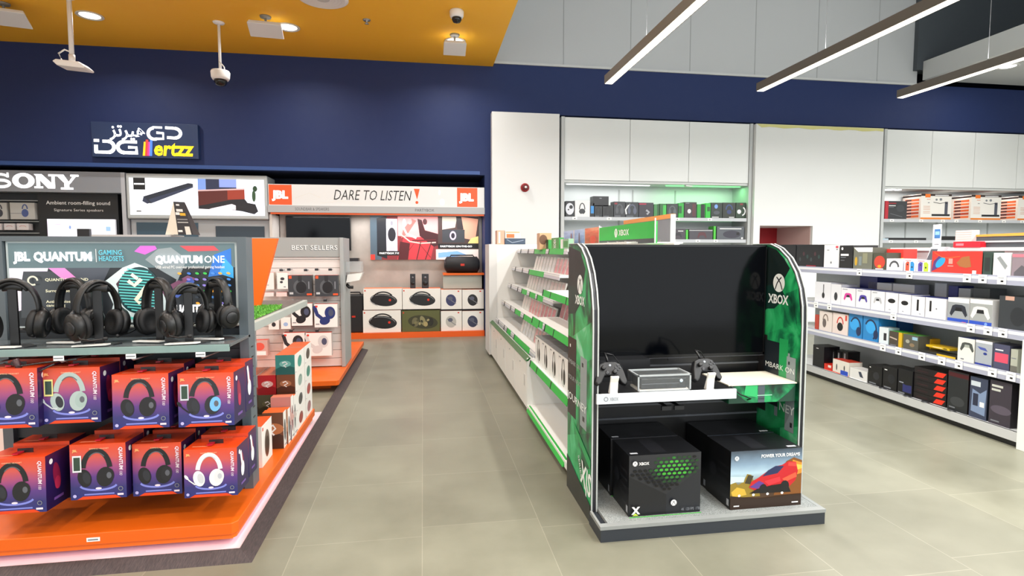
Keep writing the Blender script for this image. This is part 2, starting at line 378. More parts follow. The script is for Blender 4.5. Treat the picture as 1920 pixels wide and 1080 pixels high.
# D and G of the lower line, drawn as heavy outlines
k = 1.42; v0 = .015
def ST(p, w_): f.stroke([(u*k, v+v0) for u, v in p], w_, LIT)
f.stroke([(.11, .11), (.11, .34)], .10, LIT); f.stroke([(.06, .46), (.20, .46)], .08, LIT); ST([(.06, .12), (.30, .12)], .085); ST([(.20, .43), (.30, .43)], .085); f.arc(.43, .29, .15, .155, -90, 90, .10, LIT)
ST([(.84, .43), (.60, .43)], .085); f.arc(.85, .29, .17, .155, 90, 270, .10, LIT); ST([(.60, .12), (.84, .12)], .085); f.stroke([(1.17, .09), (1.17, .29), (.95, .29)], .08, LIT)
for i, c in enumerate(('#ffb020', '#e8382f', '#c2337a', '#3f6fe0')):
    f.poly([(1.33+.06*i, .06), (1.40+.06*i, .06), (1.44+.055*i, .46+.06*(i % 2)), (1.375+.055*i, .46+.06*(i % 2))], M(c, .4, emit=1.2))
f.text('ertzz', 1.62, .09, .40, YEL, bold=.03, shear=.12, w=1.10)
f.text('\uFEB0\uFE97\uFEAE\uFEF4\uFEEB', .50, .60, .34, LIT, bold=.02, w=.92)
f.stroke([(1.62, .88), (1.88, .88)], .06, LIT); f.arc(1.66, .70, .16, .16, 95, 290, .085, LIT); f.stroke([(1.70, .555), (1.90, .56), (1.90, .72), (1.72, .73)], .07, LIT)
f.stroke([(1.96, .88), (2.20, .87)], .08, LIT); f.arc(2.20, .73, .17, .14, -85, 85, .09, LIT); f.stroke([(2.0, .60), (2.22, .59)], .08, LIT)
f.build('lettering', t)

# ================================================================== ARTWORK PRINTED ON PACKAGES
def art_headset(P, cu, cv, s, c1, c2=None, mic=None, hi=None, pad=None, lean=0):
    """a printed picture of over-ear headphones, s high"""
    c2 = c2 or c1; hi = hi or M('#8b8f98', .4)
    P.arc(cu, cv, .27*s, .44*s, 8-lean, 172-lean, .105*s, c1, rot=0)
    P.arc(cu+.01*s, cv+.01*s, .23*s, .38*s, 50, 130, .02*s, hi)
    P.ell(cu-.24*s, cv-.16*s, .135*s, .20*s, c1, 12); P.ell(cu-.20*s, cv-.16*s, .075*s, .13*s, pad or hi, 12)
    P.ell(cu+.17*s, cv-.15*s, .17*s, .22*s, c1, -8); P.ell(cu+.23*s, cv-.13*s, .12*s, .17*s, c2, -8); P.ell(cu+.25*s, cv-.12*s, .05*s, .07*s, hi)
    if mic: P.stroke([(cu-.24*s, cv-.30*s), (cu-.34*s, cv-.30*s), (cu-.46*s, cv-.20*s), (cu-.54*s, cv-.10*s)], .03*s, mic); P.ell(cu-.53*s, cv-.11*s, .035*s, .07*s, mic, 35)
def art_pad(P, cu, cv, s, c, c2=None):
    """a printed picture of a game controller, s wide"""
    P.poly([(cu-.36*s, cv+.20*s), (cu-.18*s, cv+.27*s), (cu+.18*s, cv+.27*s), (cu+.36*s, cv+.20*s), (cu+.50*s, cv-.22*s), (cu+.40*s, cv-.34*s), (cu+.20*s, cv-.06*s), (cu-.20*s, cv-.06*s), (cu-.40*s, cv-.34*s), (cu-.50*s, cv-.22*s)], c)
    if c2: P.poly([(cu-.16*s, cv+.12*s), (cu+.16*s, cv+.12*s), (cu+.20*s, cv-.06*s), (cu-.20*s, cv-.06*s)], c2)
def emblem(P, cu, cv, r, c, dark):
    """disc crossed by two curved bands"""
    P.ell(cu, cv, r, r, c, n=28)
    P.stroke([(cu-.62*r, cv-.72*r), (cu-.30*r, cv-.05*r), (cu, cv+.30*r), (cu+.42*r, cv+.62*r)], .16*r, dark)
    P.stroke([(cu+.62*r, cv-.72*r), (cu+.30*r, cv-.05*r), (cu, cv+.30*r), (cu-.42*r, cv+.62*r)], .16*r, dark)
def art_oval_speaker(P, cu, cv, s, c, hi=M('#55585e', .4), dot=M('#d8311f', .4)):
    """a printed picture of a boom box style speaker, s wide"""
    P.ell(cu, cv, .5*s, .235*s, c, -6, n=28); P.ell(cu-.02*s, cv+.035*s, .46*s, .17*s, hi, -6); P.ell(cu-.01*s, cv-.005*s, .45*s, .19*s, c, -6)
    P.arc(cu-.02*s, cv-.02*s, .40*s, .32*s, 35, 150, .05*s, c); P.ell(cu+.23*s, cv-.01*s, .045*s, .045*s, dot)
    for i in range(5): P.stroke([(cu-.52*s+.035*i*s, cv-.02*s-.02*i*s), (cu-.38*s+.04*i*s, cv-.16*s-.018*i*s)], .008*s, hi)
PR = lambda h: M(h, .35)
W0 = PR('#f1f1f1'); K0 = PR('#121214'); K1 = PR('#2a2b30'); GR = PR('#7d8188')

# ================================================================== FRONT DISPLAY BAY WITH HEADSETS (faces the camera)
def orange_plinth(name, label, pts, z0, z1, z2, ptsin):
    t = thing(name, label, 'display platform', (0, 0, 0))
    MB().prism(pts, z1, z2, ORANGE, 'xy').build('platform_top', t, bevel=.003)
    MB().prism(ptsin, z0, z1, M('#f0701c', .4), 'xy').build('platform_skirt', t)
    return t
YF = 2.98
t = orange_plinth('display_platform', 'bright orange low platform under the headset display bay at front left', [(-4.2, YF), (-.985, YF), (-.962, YF+.03), (-.962, 5.09), (-4.2, 5.09)], .062, .09, .15, [(-4.18, YF+.015), (-.99, YF+.015), (-.975, YF+.04), (-.975, 5.05), (-4.18, 5.05)])
f = MB(); f.box(-1.66, -1.60, YF-.0015, YF, .108, .128, W0); f.face('F', -1.66, -1.60, YF-.0015, YF, .108, .128); f.rect(.3, .3, 2.6, .65, GR); f.build('price_sticker', t)
for yy in (3.4, 4.2, 4.9): MB().tube([(-1.2, yy, 0.03), (-1.2, yy, .065)], .03, STEEL, 8).build('foot', t)
t = thing('platform_base', 'glossy pinkish white floor panel lit from under the orange platform', 'floor panel')
MB().box(-4.25, -.938, 2.94, 5.4, 0, .03, M('#dcc6ce', .2)).build('panel', t)
MB().box(-4.1, -.99, 3.02, 3.035, .052, .060, M('#ffd6ea', .5, emit=1.1)).box(-1.0, -.985, 3.03, 5.0, .052, .060, M('#ffd6ea', .5, emit=1.1)).build('led_strip', t)
RAMP = speck_mat('ramp_rubber', '#2b2426', '#463a3a', 60, .6, wave=(8, .4, 1))
mb = MB()
def ramp_run(mb, a, b, ain, bin_):
    mb.add([(a[0], a[1], 0), (b[0], b[1], 0), (bin_[0], bin_[1], .038), (ain[0], ain[1], .038), (ain[0], ain[1], 0), (bin_[0], bin_[1], 0)], [(0, 1, 2, 3), (3, 2, 5, 4), (0, 3, 4), (1, 5, 2)], RAMP)
ramp_run(mb, (-4.3, 2.855), (-.857, 2.855), (-4.3, 2.937), (-.936, 2.937)); ramp_run(mb, (-.857, 2.855), (-.857, 8.85), (-.936, 2.937), (-.97, 8.85))
mb.add([(-.857, 8.85, 0), (-.87, 8.93, 0), (-.93, 8.95, 0), (-.97, 8.85, .038), (-.97, 8.93, 0)], [(0, 1, 3), (1, 2, 3), (2, 4, 3)], RAMP)
mb.build('edge_ramp', label='dark brown ribbed ramp strip edging the orange platforms along the aisle', cat='floor ramp')

BX0, BX1, BY = -2.285, -1.0, 3.44
FR = M('#59636a', .4); SLAT = M('#262b31', .45)
t = thing('display_gondola', 'dark grey slatwall display bay with gaming headset header and boxed headsets', 'display stand', (0, 0, 0))
mb = MB()
mb.box(BX0, BX0+.05, BY-.03, BY+.09, .15, 1.625, FR).box(BX1-.05, BX1, BY-.03, BY+.09, .15, 1.625, FR).box(BX0+.05, BX1-.05, BY-.03, BY+.09, 1.598, 1.625, FR)
for k in range(13): mb.box(BX1-.0005, BX1+.0008, BY+.01, BY+.05, .26+.06*k, .268+.06*k, K0)
mb.build('frame', t, bevel=.008)
mb = MB(); z = .15
while z < 1.04: mb.box(BX0+.05, BX1-.05, BY, BY+.018, z, z+.108, SLAT).box(BX0+.05, BX1-.05, BY+.014, BY+.02, z+.108, z+.12, K0); z += .12
mb.box(BX0+.05, BX1-.05, BY+.02, BY+.06, .15, 1.1, K0); mb.build('slat_panel', t)
# header light box
hx0, hx1, hz0, hz1 = BX0+.055, BX1-.055, 1.125, 1.60
mb = MB().box(hx0, hx1, BY-.01, BY+.06, hz0, hz1, M('#c9d4d6', .35)); mb.build('header_box', t)
E1 = lambda h: M(h, .3, emit=.28)
P = MB(); P.face('F', hx0+.012, hx1-.012, BY-.012, BY, hz0+.01, hz1-.012); A = P.a
P.rect(0, 0, A, 1, E1('#1c2024')); P.rect(0, .70, A, 1, E1('#5a6f74'))
P.poly([(0, .16), (0, .70), (.42, .70), (.30, .25)], E1('#e4dcec')); P.poly([(.12, .50), (.15, .66), (.62, .66), (.80, .10), (.10, .10)], E1('#3a3f44'))
P.poly([(.42, .70), (.60, .70), (.86, .45), (.55, .58)], E1('#d987c6')); P.poly([(.60, .70), (1.10, .70), (.98, .45), (.80, .50)], E1('#474c56'))
P.poly([(1.45, .97), (1.38, .90), (1.50, .86), (1.64, .93), (1.62, .97)], E1('#c765c8')); P.poly([(1.9, .97), (2.0, .90), (2.36, .91), (2.30, .97)], E1('#c64a52'))
P.poly([(1.50, .80), (1.62, .70), (1.85, .55), (1.78, .35), (1.98, .80), (1.80, .95), (1.65, .93)], E1('#8a9498'))
P.poly([(2.30, .86), (2.50, .94), (2.50, .62), (2.22, .58)], E1('#2b6fc4')); P.poly([(2.35, .62), (2.42, .82), (2.52, .70), (2.52, .56)], E1('#3aa0e0'))
P.poly([(1.62, .40), (1.98, .60), (2.08, .56), (1.78, .30)], E1('#7a4f6a')); P.poly([(1.78, .34), (2.02, .58), (2.06, .52), (1.86, .32)], E1('#4660b0'))
# big ear cup
P.poly([(1.02, .52), (1.24, .70), (1.38, .76), (1.52, .70), (1.62, .55), (1.72, .30), (1.70, .10), (1.40, .02), (1.05, .02), (1.12, .25)], E1('#cfdfe0'))
P.poly([(1.16, .50), (1.28, .66), (1.44, .70), (1.60, .58), (1.66, .30), (1.50, .10), (1.28, .20)], E1('#4a3440'))
P.ell(1.415, .42, .235, .29, E1('#173c40'), -8, n=30)
for i in range(15):
    v = .16+.036*i; h = .235*math.sqrt(max(0, 1-((v-.42)/.29)**2)); P.stroke([(1.415-h+.01, v+.02), (1.415+h-.01, v-.015)], .016, E1('#5fc7c4'))
P.stroke([(1.30, .54), (1.37, .48), (1.45, .56)], .045, E1('#e9ead4')); P.stroke([(1.34, .62), (1.41, .56)], .04, E1('#e9ead4')); P.stroke([(1.50, .46), (1.38, .30), (1.43, .26)], .05, E1('#e9ead4'))
P.stroke([(.98, .03), (1.16, .03), (1.30, .08), (1.40, .06)], .03, E1('#63d8cc'))
P.stroke([(1.10, .50), (1.16, .30), (1.30, .10)], .035, E1('#dfeaea'))
rr = random.Random(3)
for i in range(9):
    for j in range(9):
        if i+j*.4 < 1.6 or j > 7 or i > 6: continue
        P.ell(1.90+.095*i+rr.uniform(-.01, .01), .10+.075*j, .024, .014, E1(rr.choice(('#f0a83a', '#3f74c8', '#4a86d0', '#37b84a', '#2c3440', '#8a7bd0'))), -15)
P.text('JBL', .085, .79, .10, LIT, bold=.045, w=.165); P.text('QUANTUM', .29, .79, .10, LIT, bold=.045, w=.63)
P.rect(.965, .77, .972, .93, W0); P.text('GAMING', .995, .86, .058, E1('#5fc3d8'), bold=.01, w=.26); P.text('HEADSETS', .995, .785, .058, E1('#5fc3d8'), bold=.01, w=.28)
P.text('QUANTUM', 1.63, .76, .085, LIT, bold=.045, w=.54); P.text('ONE', 2.19, .76, .085, LIT, bold=0, w=.24)
P.text('USB wired PC over-ear professional gaming headset', 1.63, .69, .034, W0, bold=.01, w=.80)
P.text('QUANTUM', 1.75, .145, .085, LIT, bold=.045, w=.52); P.text('ONE', 2.29, .145, .085, LIT, w=.21); P.text('gaming headset', 2.17, .07, .035, W0, w=.31)
for i, (u, v, s_) in enumerate(((.40, .545, 'QUANTUM SOUND'), (.40, .41, 'Surround sound'), (.40, .28, 'Active noise'), (.40, .235, 'cancelling'), (.47, .13, 'Voice'), (.49, .085, 'focus'))):
    P.text(s_, u, v, .032, E1('#e9e6c8'), bold=.02, sx=1.15)
P.arc(.27, .55, .05, .05, 0, 300, .02, E1('#d8d6c4'))
o = P.build('header_print', t)
# counter shelf
mb = MB().prism([(BX0+.02, BY), (BX0+.02, 3.08), (BX1-.0, 3.08), (BX1-.0, BY)], 1.045, 1.062, M('#565f63', .22), 'xy')
mb.box(BX0+.02, BX1, 3.075, 3.09, 1.025, 1.062, M('#7f9896', .3)); mb.build('shelf', t, bevel=.002)
hk = []
for z, xs in ((1.02, (-2.06, -1.75, -1.43, -1.11)), (.70, (-1.90, -1.46, -1.3, -1.08))):
    for x in xs:
        mb = MB().tube([(x, BY, z-.03), (x, 3.02, z-.015), (x, 3.00, z+.0)], .004, STEEL, 6).box(x-.022, x+.022, 2.995, 3.0, z-.005, z+.018, PW).box(x-.02, x+.02, 2.994, 2.9955, z+.004, z+.01, GR)
        if z > .9: mb.build('display_hook', t)

# boxed headsets hanging on the bay
QG = ramp_mat('headset_box_art', [(0, '#2c2f74'), (.22, '#35336e'), (.40, '#5a3a80'), (.58, '#9c4a78'), (.74, '#c8564f'), (1, '#d84a20')], 'Z', .3, .16, 2.2)
QS = ramp_mat('headset_box_side', [(0, '#1d1444'), (.5, '#2a1750'), (.8, '#3d1a52'), (1, '#50203f')], 'Z', .35, .3, 3)
QO = M('#dc4214', .3); LAV = PR('#7e86d8'); TXW = PR('#e9d9e6')
def quantum_box(name, label, x, y, z, wd, h, d, head, tilt=0, rz=0, front=True, panel=None, mic=None, c2=None):
    t = thing(name, label, 'boxed headset', (x, y, z), rz, 'boxed gaming headsets on the front bay')
    mb = MB().box(0, wd, 0, d, 0, h, QS, dict(F=QG, T=QO, R=QS, L=QS))
    mb.face('F', 0, wd, 0, d, 0, h); a = mb.a
    mb.poly([(.10, .0), (.90*a, 0), (.80*a, .055), (.20, .055)], QO); mb.rect(.22, .075, .78*a, .10, LAV)
    mb.arc(.5*a, .26, .30, .10, 190, 350, .035, LAV); mb.ell(.5*a, .19, .05, .02, TXW)
    c1 = M(head, .4)
    art_headset(mb, .47*a, .52, .82, c1, M(c2, .4) if c2 else None, mic, hi=M('#5d6068' if head != '#e8e8e8' else '#b9bcc4', .4), pad=M('#2a2c33' if head != '#e8e8e8' else '#c8cbd0', .4))
    mb.text('JBL', .05, .87, .04, PR('#ffb070'), bold=.05); mb.text('GAMING HEADSET', .32, .905, .022, PR('#ffc9a0'), sx=1.2)
    mb.text('QUANTUM', .885*a, .93, .058, TXW, rot=-90, bold=.035, w=.42, shear=.15); mb.text('100', .885*a, .50, .05, TXW, rot=-90, w=.09, shear=.15)
    mb.ell(.07, .07, .03, .03, PR('#b9b4e8')); mb.rect(.84*a, .05, .95*a, .085, TXW); mb.arc(.90*a, .17, .035, .035, 0, 360, .012, GR)
    if panel: mb.rect(.045, .50, .19, .80, M(panel, .4)); mb.rect(.065, .53, .17, .77, PR('#31463a'))
    mb.face('R', 0, wd, 0, d, 0, h)
    mb.ell(.45*mb.a, .55, .10, .26, PR('#8e1f45'), 10); mb.ell(.47*mb.a, .42, .08, .12, PR('#b82b52')); mb.ell(.15, .86, .05, .05, W0); mb.rect(.3*mb.a, .12, .7*mb.a, .17, PR('#6d4b98'))
    if front and head == '#e8e8e8': mb.stroke([(.3*mb.a, .85), (.42*mb.a, .55)], .10, W0); mb.ell(.45*mb.a, .45, .11, .16, W0)
    mb.face('T', 0, wd, 0, d, 0, h); mb.rect(.1*mb.a, .2, .4*mb.a, .26, PR('#ff9d78'))
    o = mb.build('carton', t)
    MB().box(wd/2-.035, wd/2+.035, d*.45, d*.45+.002, h, h+.022, M('#1a1416', .3)).box(wd/2-.03, wd/2-.005, d*.2, d*.45, h+.004, h+.010, M('#b5122a', .25)).build('hang_tab', t)
    for c in t.children: c.rotation_euler = (R(tilt), 0, 0)
    return t
def qpix(px0, px1, pyt, pyb, y, **k):
    a, b = atY(px0, pyb, y), atY(px1, pyb, y); c = atY((px0+px1)/2, pyt, y); return a.x, y, (a.z+b.z)/2, b.x-a.x, c.z-(a.z+b.z)/2
WM = M('#e8e8e8', .4); KM = M('#16161a', .4)
rows = [
 ('plain black headset box cut by the left picture edge on the upper row', -42, 73, 692, 803, 3.02, '#17171a', None, None, None, 1),
 ('headset box with a pale grey headset picture and yellow framed panel on the upper row', 80, 190, 690, 793, 3.06, '#a9bab8', '#e6dc8c', PR('#c9cfd6'), '#9fb4b0', 1),
 ('headset box with a plain black headset, between the grey and the blue pictured ones', 212, 318, 702, 803, 3.03, '#1d1c20', None, None, None, 1),
 ('headset box picturing a black headset with blue ear cups, right end of the upper row', 335, 440, 700, 799, 3.05, '#26262c', '#c9ccd8', KM, '#6fb4ea', 1),
 ('headset box with a black headset at the left end of the lower row', -32, 88, 860, 963, 2.96, '#1a1a1c', None, None, None, 1),
 ('headset box with white framed panel and black headset, second from left on the lower row', 133, 238, 833, 935, 3.04, '#1b1b1e', '#dfe3e8', None, None, 1),
 ('headset box picturing a black headset with dark red cushions on the lower row', 250, 342, 832, 928, 3.08, '#19191b', None, None, '#202024', 1),
 ('headset box picturing a white headset with a boom microphone, right end of the lower row', 346, 446, 842, 931, 2.98, '#e8e8e8', None, WM, '#d9dbdf', 1)]
back = ['rear headset box behind the one cut by the picture edge', 'rear headset box hanging behind the one picturing a pale grey headset', 'rear headset box hanging behind the middle one of the upper row', 'rear headset box against the right post, behind the blue cupped one', 'rear headset box behind the leftmost one of the lower row', 'rear headset box behind the white panel one on the lower row', 'rear headset box behind the red cushioned one on the lower row', 'rear headset box with a white headset on its side, behind the white pictured one']
for i, (lb, a, b, tp, bt, y, hd, pn, mic, c2, fr) in enumerate(rows):
    x, yy, z, wd, h = qpix(a, b, tp, bt, y)
    quantum_box('headset_box', lb, x, yy, z, wd, h, .185, hd, tilt=-2, panel=pn, mic=mic, c2=c2)
    quantum_box('headset_box', back[i], x+.015, yy+.195, z+.012, wd-.015, h, .145, '#e8e8e8' if i in (3, 7) else hd, tilt=-1)

# ------------------------------------------------------------------ headsets on their stands
HB = M('#0a0a0c', .4); HC = M('#101114', .6); HS = M('#1a1b1f', .35)
def headset(label, x, y, z, rz, s=1.0, tl=0):
    t = thing('headset', label, 'headset', (x, y, z), rz, 'demonstration headsets on the counter shelf')
    pts = []; rx, rzz = .088*s, .125*s
    for i in range(19):
        a = R(-8+196*i/18); pts.append((rx*math.cos(a), 0, rzz*math.sin(a)))
    MB().tube(pts, .009*s, HB, 10, ry=.021*s, up=(0, 1, 0)).build('headband', t)
    pad = [(p[0]*.87, p[1], p[2]*.9) for p in pts[5:14]]
    MB().tube(pad, .008*s, HC, 8, ry=.018*s, up=(0, 1, 0)).build('headband_pad', t)
    for sd in (-1, 1):
        c = (sd*.080*s, 0, -.060*s); s0 = s; s = s*1.18
        o = MB().lathe([(.006, .030*s), (.040*s, .030*s), (.050*s, .022*s), (.052*s, .004*s), (.046*s, -.002*s)], c, HB, axis=(sd, 0, -.12), sx=.82, seg=28).lathe([(.001, .034*s), (.022*s, .0335*s), (.026*s, .030*s)], c, HS, axis=(sd, 0, -.12), seg=20).build('ear_cup', t)
        MB().lathe([(.044*s, 0), (.050*s, -.008*s), (.048*s, -.020*s), (.036*s, -.026*s), (.024*s, -.018*s), (.001, -.014*s)], c, HC, axis=(sd, 0, -.12), sx=.82, seg=28).build('ear_cushion', t); s = s0
        MB().tube([(sd*.090*s, 0, .0), (sd*.104*s, 0, -.012*s), (sd*.104*s, .0, -.045*s)], .007*s, HS, 8, ry=.016*s).build('yoke', t)
    MB().tube([(-.105*s, -.02*s, -.085*s), (-.115*s, -.06*s, -.105*s), (-.10*s, -.105*s, -.11*s), (-.07*s, -.135*s, -.105*s)], .0035*s, HB, 6).lathe([(.001, 0), (.008, .002), (.009, .018), (.001, .022)], (-.075*s, -.130*s, -.105*s), HC, axis=(1, -.5, 0), seg=10).build('microphone', t)
    return t
def hstand(label, x, y, z, rz, h=.17):
    t = thing('headset_stand', label, 'stand', (x, y, z), rz, 'black headset stands on the counter shelf')
    MB().prism([(-.10, -.045), (-.05, -.065), (.07, -.06), (.10, -.01), (.04, .05), (-.06, .045)], 0, .006, M('#2a2c2f', .3), 'xy').build('base_plate', t)
    MB().prism([(-.10, -.075), (.045, -.085), (.06, -.058), (-.08, -.048)], .006, .013, M('#e6e6e2', .35), 'xy').build('price_strip', t)
    MB().box(-.02, .02, -.005, .008, .006, h, K0).tube([(-.045, 0, h), (.0, 0, h+.006), (.045, 0, h)], .007, K0, 8, ry=.02).build('post', t, bevel=.002)
SZ = 1.062
hs = [(28, 632, 521, 3.17, 12, 1.22, 'headset at the left picture edge on the counter shelf, cable hanging'),
      (143, 620, 520, 3.28, -22, 1.2, 'headset second from left, half hidden behind its neighbour'),
      (186, 630, 524, 3.17, 62, 1.2, 'headset turned side on in front of the earcup picture'),
      (300, 622, 520, 3.25, -35, 1.25, 'headset in the middle right, overlapping the striped ear cup of the header'),
      (355, 632, 529, 3.16, 48, 1.1, 'headset second from the right, standing nearest the shelf edge'),
      (410, 618, 519, 3.29, -40, 1.1, 'rightmost headset, in front of the coloured dots of the header')]
for i, (px, pyb, pyt, y, rz, s_, lb) in enumerate(hs):
    p = atY(px, pyb, y); tp = atY(px, pyt, y).z; x = p.x
    hz = tp-.125*s_-.010
    headset(lb, x, y, hz, R(rz), s_)
    hstand(['leftmost black headset stand, under the headset at the picture edge', 'black headset stand at the back, second from left', 'black headset stand with a long price strip, third from left', 'black headset stand under the middle right headset', 'black headset stand nearest the shelf edge, second from right', 'rightmost black headset stand near the grey post'][i], x, y, SZ, R(rz*.25), h=hz+.125*s_*.82-SZ-.012)
# loose security cable at the shelf's left end
t = thing('security_tether', 'thin black alarm cable with a red end hanging under the counter shelf', 'cable', (0, 0, 0))
MB().tube([(-2.02, 3.05, 1.0), (-1.95, 3.04, .985), (-1.84, 3.04, 1.0), (-1.70, 3.05, 1.01)], .004, K0, 6).tube([(-2.03, 3.05, .96), (-1.9, 3.04, .94), (-1.80, 3.05, .99)], .004, K0, 6).build('cord', t)
MB().tube([(-1.97, 3.05, 1.02), (-1.95, 3.05, .95)], .014, M('#3a1a20', .4), 8).tube([(-1.95, 3.05, .95), (-1.96, 3.05, .92)], .012, M('#e0512a', .4), 8).build('plug', t)

# ================================================================== CONSOLE STAND (black, curved side panels)
SX0, SX1, SYF, SYB = .925, 2.245, 2.95, 3.50
SMOKE = ramp_mat('smoky_green_print', [(0, '#0a1c16'), (.30, '#0e3a2a'), (.44, '#12603c'), (.52, '#1f8f55'), (.60, '#36b070'), (.68, '#2a7a58'), (.80, '#8fc9b4'), (1, '#1f2526')], 'Z', .3, 1.5, 3.2, stretch=(1, .9, 1.3), gain=.0)
def smoke(name, seed):
    m = bpy.data.materials.new(name); m.use_nodes = True; nt = m.node_tree; N = nt.nodes; L = nt.links
    b = N['Principled BSDF']; b.inputs['Roughness'].default_value = .3
    tc = N.new('ShaderNodeTexCoord'); mp = N.new('ShaderNodeMapping'); mp.inputs['Location'].default_value = (seed, seed*.7, seed*.3); mp.inputs['Scale'].default_value = (2.2, 2.2, 1.6)
    L.new(tc.outputs['Object'], mp.inputs[0])
    n = N.new('ShaderNodeTexNoise'); n.inputs['Scale'].default_value = 2.2; n.inputs['Detail'].default_value = 6; n.inputs['Distortion'].default_value = 1.2; L.new(mp.outputs[0], n.inputs['Vector'])
    # printed slabs of colour
    v = N.new('ShaderNodeTexBrick'); v.inputs['Scale'].default_value = 1; v.inputs['Brick Width'].default_value = .62; v.inputs['Row Height'].default_value = .21; v.inputs['Mortar Size'].default_value = 0; v.offset = .37
    v.inputs['Color1'].default_value = (.0, .0, .0, 1); v.inputs['Color2'].default_value = (1, 1, 1, 1)
    sp = N.new('ShaderNodeSeparateXYZ'); L.new(tc.outputs['Object'], sp.inputs[0]); cb = N.new('ShaderNodeCombineXYZ')
    ad = N.new('ShaderNodeMath'); ad.operation = 'ADD'; L.new(sp.outputs['X'], ad.inputs[0]); L.new(sp.outputs['Y'], ad.inputs[1])
    sl = N.new('ShaderNodeMath'); sl.operation = 'MULTIPLY_ADD'; sl.inputs[1].default_value = .35; L.new(ad.outputs[0], sl.inputs[0]); L.new(sp.outputs['Z'], sl.inputs[2])
    L.new(ad.outputs[0], cb.inputs[0]); L.new(sl.outputs[0], cb.inputs[1]); L.new(cb.outputs[0], v.inputs['Vector'])
    a = N.new('ShaderNodeMath'); a.operation = 'MULTIPLY_ADD'; a.inputs[1].default_value = .22; L.new(v.outputs['Color'], a.inputs[0]); L.new(n.outputs['Fac'], a.inputs[2])
    cr = N.new('ShaderNodeValToRGB'); e = cr.color_ramp.elements; e[0].position = .36; e[0].color = lin('#0b1714'); e[1].position = .98; e[1].color = lin('#bfe6d6')
    for p, h in ((.46, '#0e3b2a'), (.55, '#156a43'), (.65, '#23a05c'), (.80, '#45bd7c')): q = e.new(p); q.color = lin(h)
    L.new(a.outputs[0], cr.inputs[0]); L.new(cr.outputs[0], b.inputs['Base Color']); return m
SM = smoke('smoke_print', 1.3)
SHOT = [(SYB, .0), (SYF+.03, .0), (SYF+.03, 1.10), (SYF+.035, 1.22), (SYF+.06, 1.32), (SYF+.11, 1.42), (SYF+.18, 1.50), (SYF+.27, 1.56), (SYF+.36, 1.588), (SYB, 1.588)]
t = thing('console_display_stand', 'black console display stand with curved green printed side panels and grey base', 'display stand')
def side(x0, x1, face, zb, dark):
    o_ = [(y, max(z, zb)) for y, z in SHOT]
    P = MB().prism(o_, x0, x1, K1, 'yz')
    xx = x0-.001 if face == 'L' else x0
    s = -1 if face == 'L' else 1
    # the printed skin on the visible face
    xs = x0-.0012 if face == 'L' else x1+.0012
    xi = x0-.0016 if face == 'L' else x0-.0012
    return P
P = side(SX0, SX0+.04, 'L', 0, 0)
def skin(P, xf, sgn, zb, y0, y1, name):
    """print on a side panel: u runs towards the viewer's right, 0..1 from panel edge to edge; v is height in metres"""
    def pt(u, v, e): return (xf+sgn*e, (y1-(y1-y0)*u), v)
    class S(MB): pass
    s = MB(); s.fn = 'X'; s.bb = None; s.H = 1; s.a = 1
    s.q = lambda u, v, e: (xf+sgn*e, (y1-u), v)
    D = y1-y0
    prof = lambda y: next((z0+(z1-z0)*(y-ya)/(yb-ya) for (ya, z0), (yb, z1) in zip(SHOT[2:-1], SHOT[3:]) if ya <= y <= yb), 1.588)
    top = [(y1-y, prof(y)-.006) for y in [y0+D*i/14 for i in range(15)]]
    base = [(D, zb), (0, zb)]
    s.poly(top[::-1] + base, SM)
    s.poly([(0, 1.30), (0, 1.575), (y1-(y0+.25), 1.54), (y1-(y0+.14), 1.44), (D*.60, 1.30), (D*.3, 1.26)], M('#14201f', .35))
    s.poly([(0, 1.14), (0, 1.32), (D*.34, 1.33), (D*.5, 1.22), (D*.32, 1.16)], M('#10302a', .35))
    s.rect(0, .50, D*.38, 1.0, M('#241f20', .35)); s.rect(D*.56, .50, D*.82, .92, M('#8d999c', .35))
    s.rect(D*.62, .86, D*.68, .885, K1); s.rect(D*.66, .54, D*.74, .57, K1)
    return s, D
WL = M('#eef3f1', .35)
mb = P
for a_, b_ in ((0, .012), (.028, .04)):
    pass
P.build('left_panel', t)
def edging(x, name):
    # pale trim strips that follow the curved front edge
    path = [(SYF+.028, .0 if x < 1 else .085)]+[(y-.002, z) for y, z in SHOT[2:]]
    vs = []; fs = []
    mb = MB()
    for dx in (0, .029):
        L = []
        for i, (y, z) in enumerate(path):
            L += [(x+dx, y, z), (x+dx+.008, y, z), (x+dx, y-.006 if i < 6 else y-.003, z+(.004 if i > 2 else 0)), (x+dx+.008, y-.006 if i < 6 else y-.003, z+(.004 if i > 2 else 0))]
        b = [[4*i+0, 4*i+4, 4*i+6, 4*i+2] for i in range(len(path)-1)]+[[4*i+2, 4*i+6, 4*i+7, 4*i+3] for i in range(len(path)-1)]+[[4*i+3, 4*i+7, 4*i+5, 4*i+1] for i in range(len(path)-1)]
        mb.add(L, b, M('#b4b9b7', .35))
    mb.build(name, t)
edging(SX0, 'edge_trim'); edging(SX1-.04, 'edge_trim')
s, D = skin(None, SX0, -1, .0, SYF+.03, SYB, 'l')
emblem(s, D*.52, 1.345, .058, WL, K1); s.text('XBOX', D*.52, 1.225, .05, WL, al='c', bold=.03, w=.20)
s.rect(D*.10, .935, D*.14, .955, WL)
s.text('EMBARK ON', .02, .83, .028, PR('#a9b0b0'), w=.26); s.text('YOUR NEXT', .02, .73, .028, PR('#a9b0b0'), w=.30); s.text('JOURNEY', .01, .60, .045, WL, w=.42, bold=.01)
s.text('X|S', D*.62, .17, .13, WL, w=.20, bold=.03, rot=-8); s.text('SERIES', D*.50, .30, .03, WL, w=.13, rot=-60)
s.poly([(D*.3, .48), (D, .36), (D, .30), (D*.4, .42)], M('#1f9a55', .35)); s.poly([(0, .0), (D, 0), (D, .10), (0, .22)], M('#232826', .35))
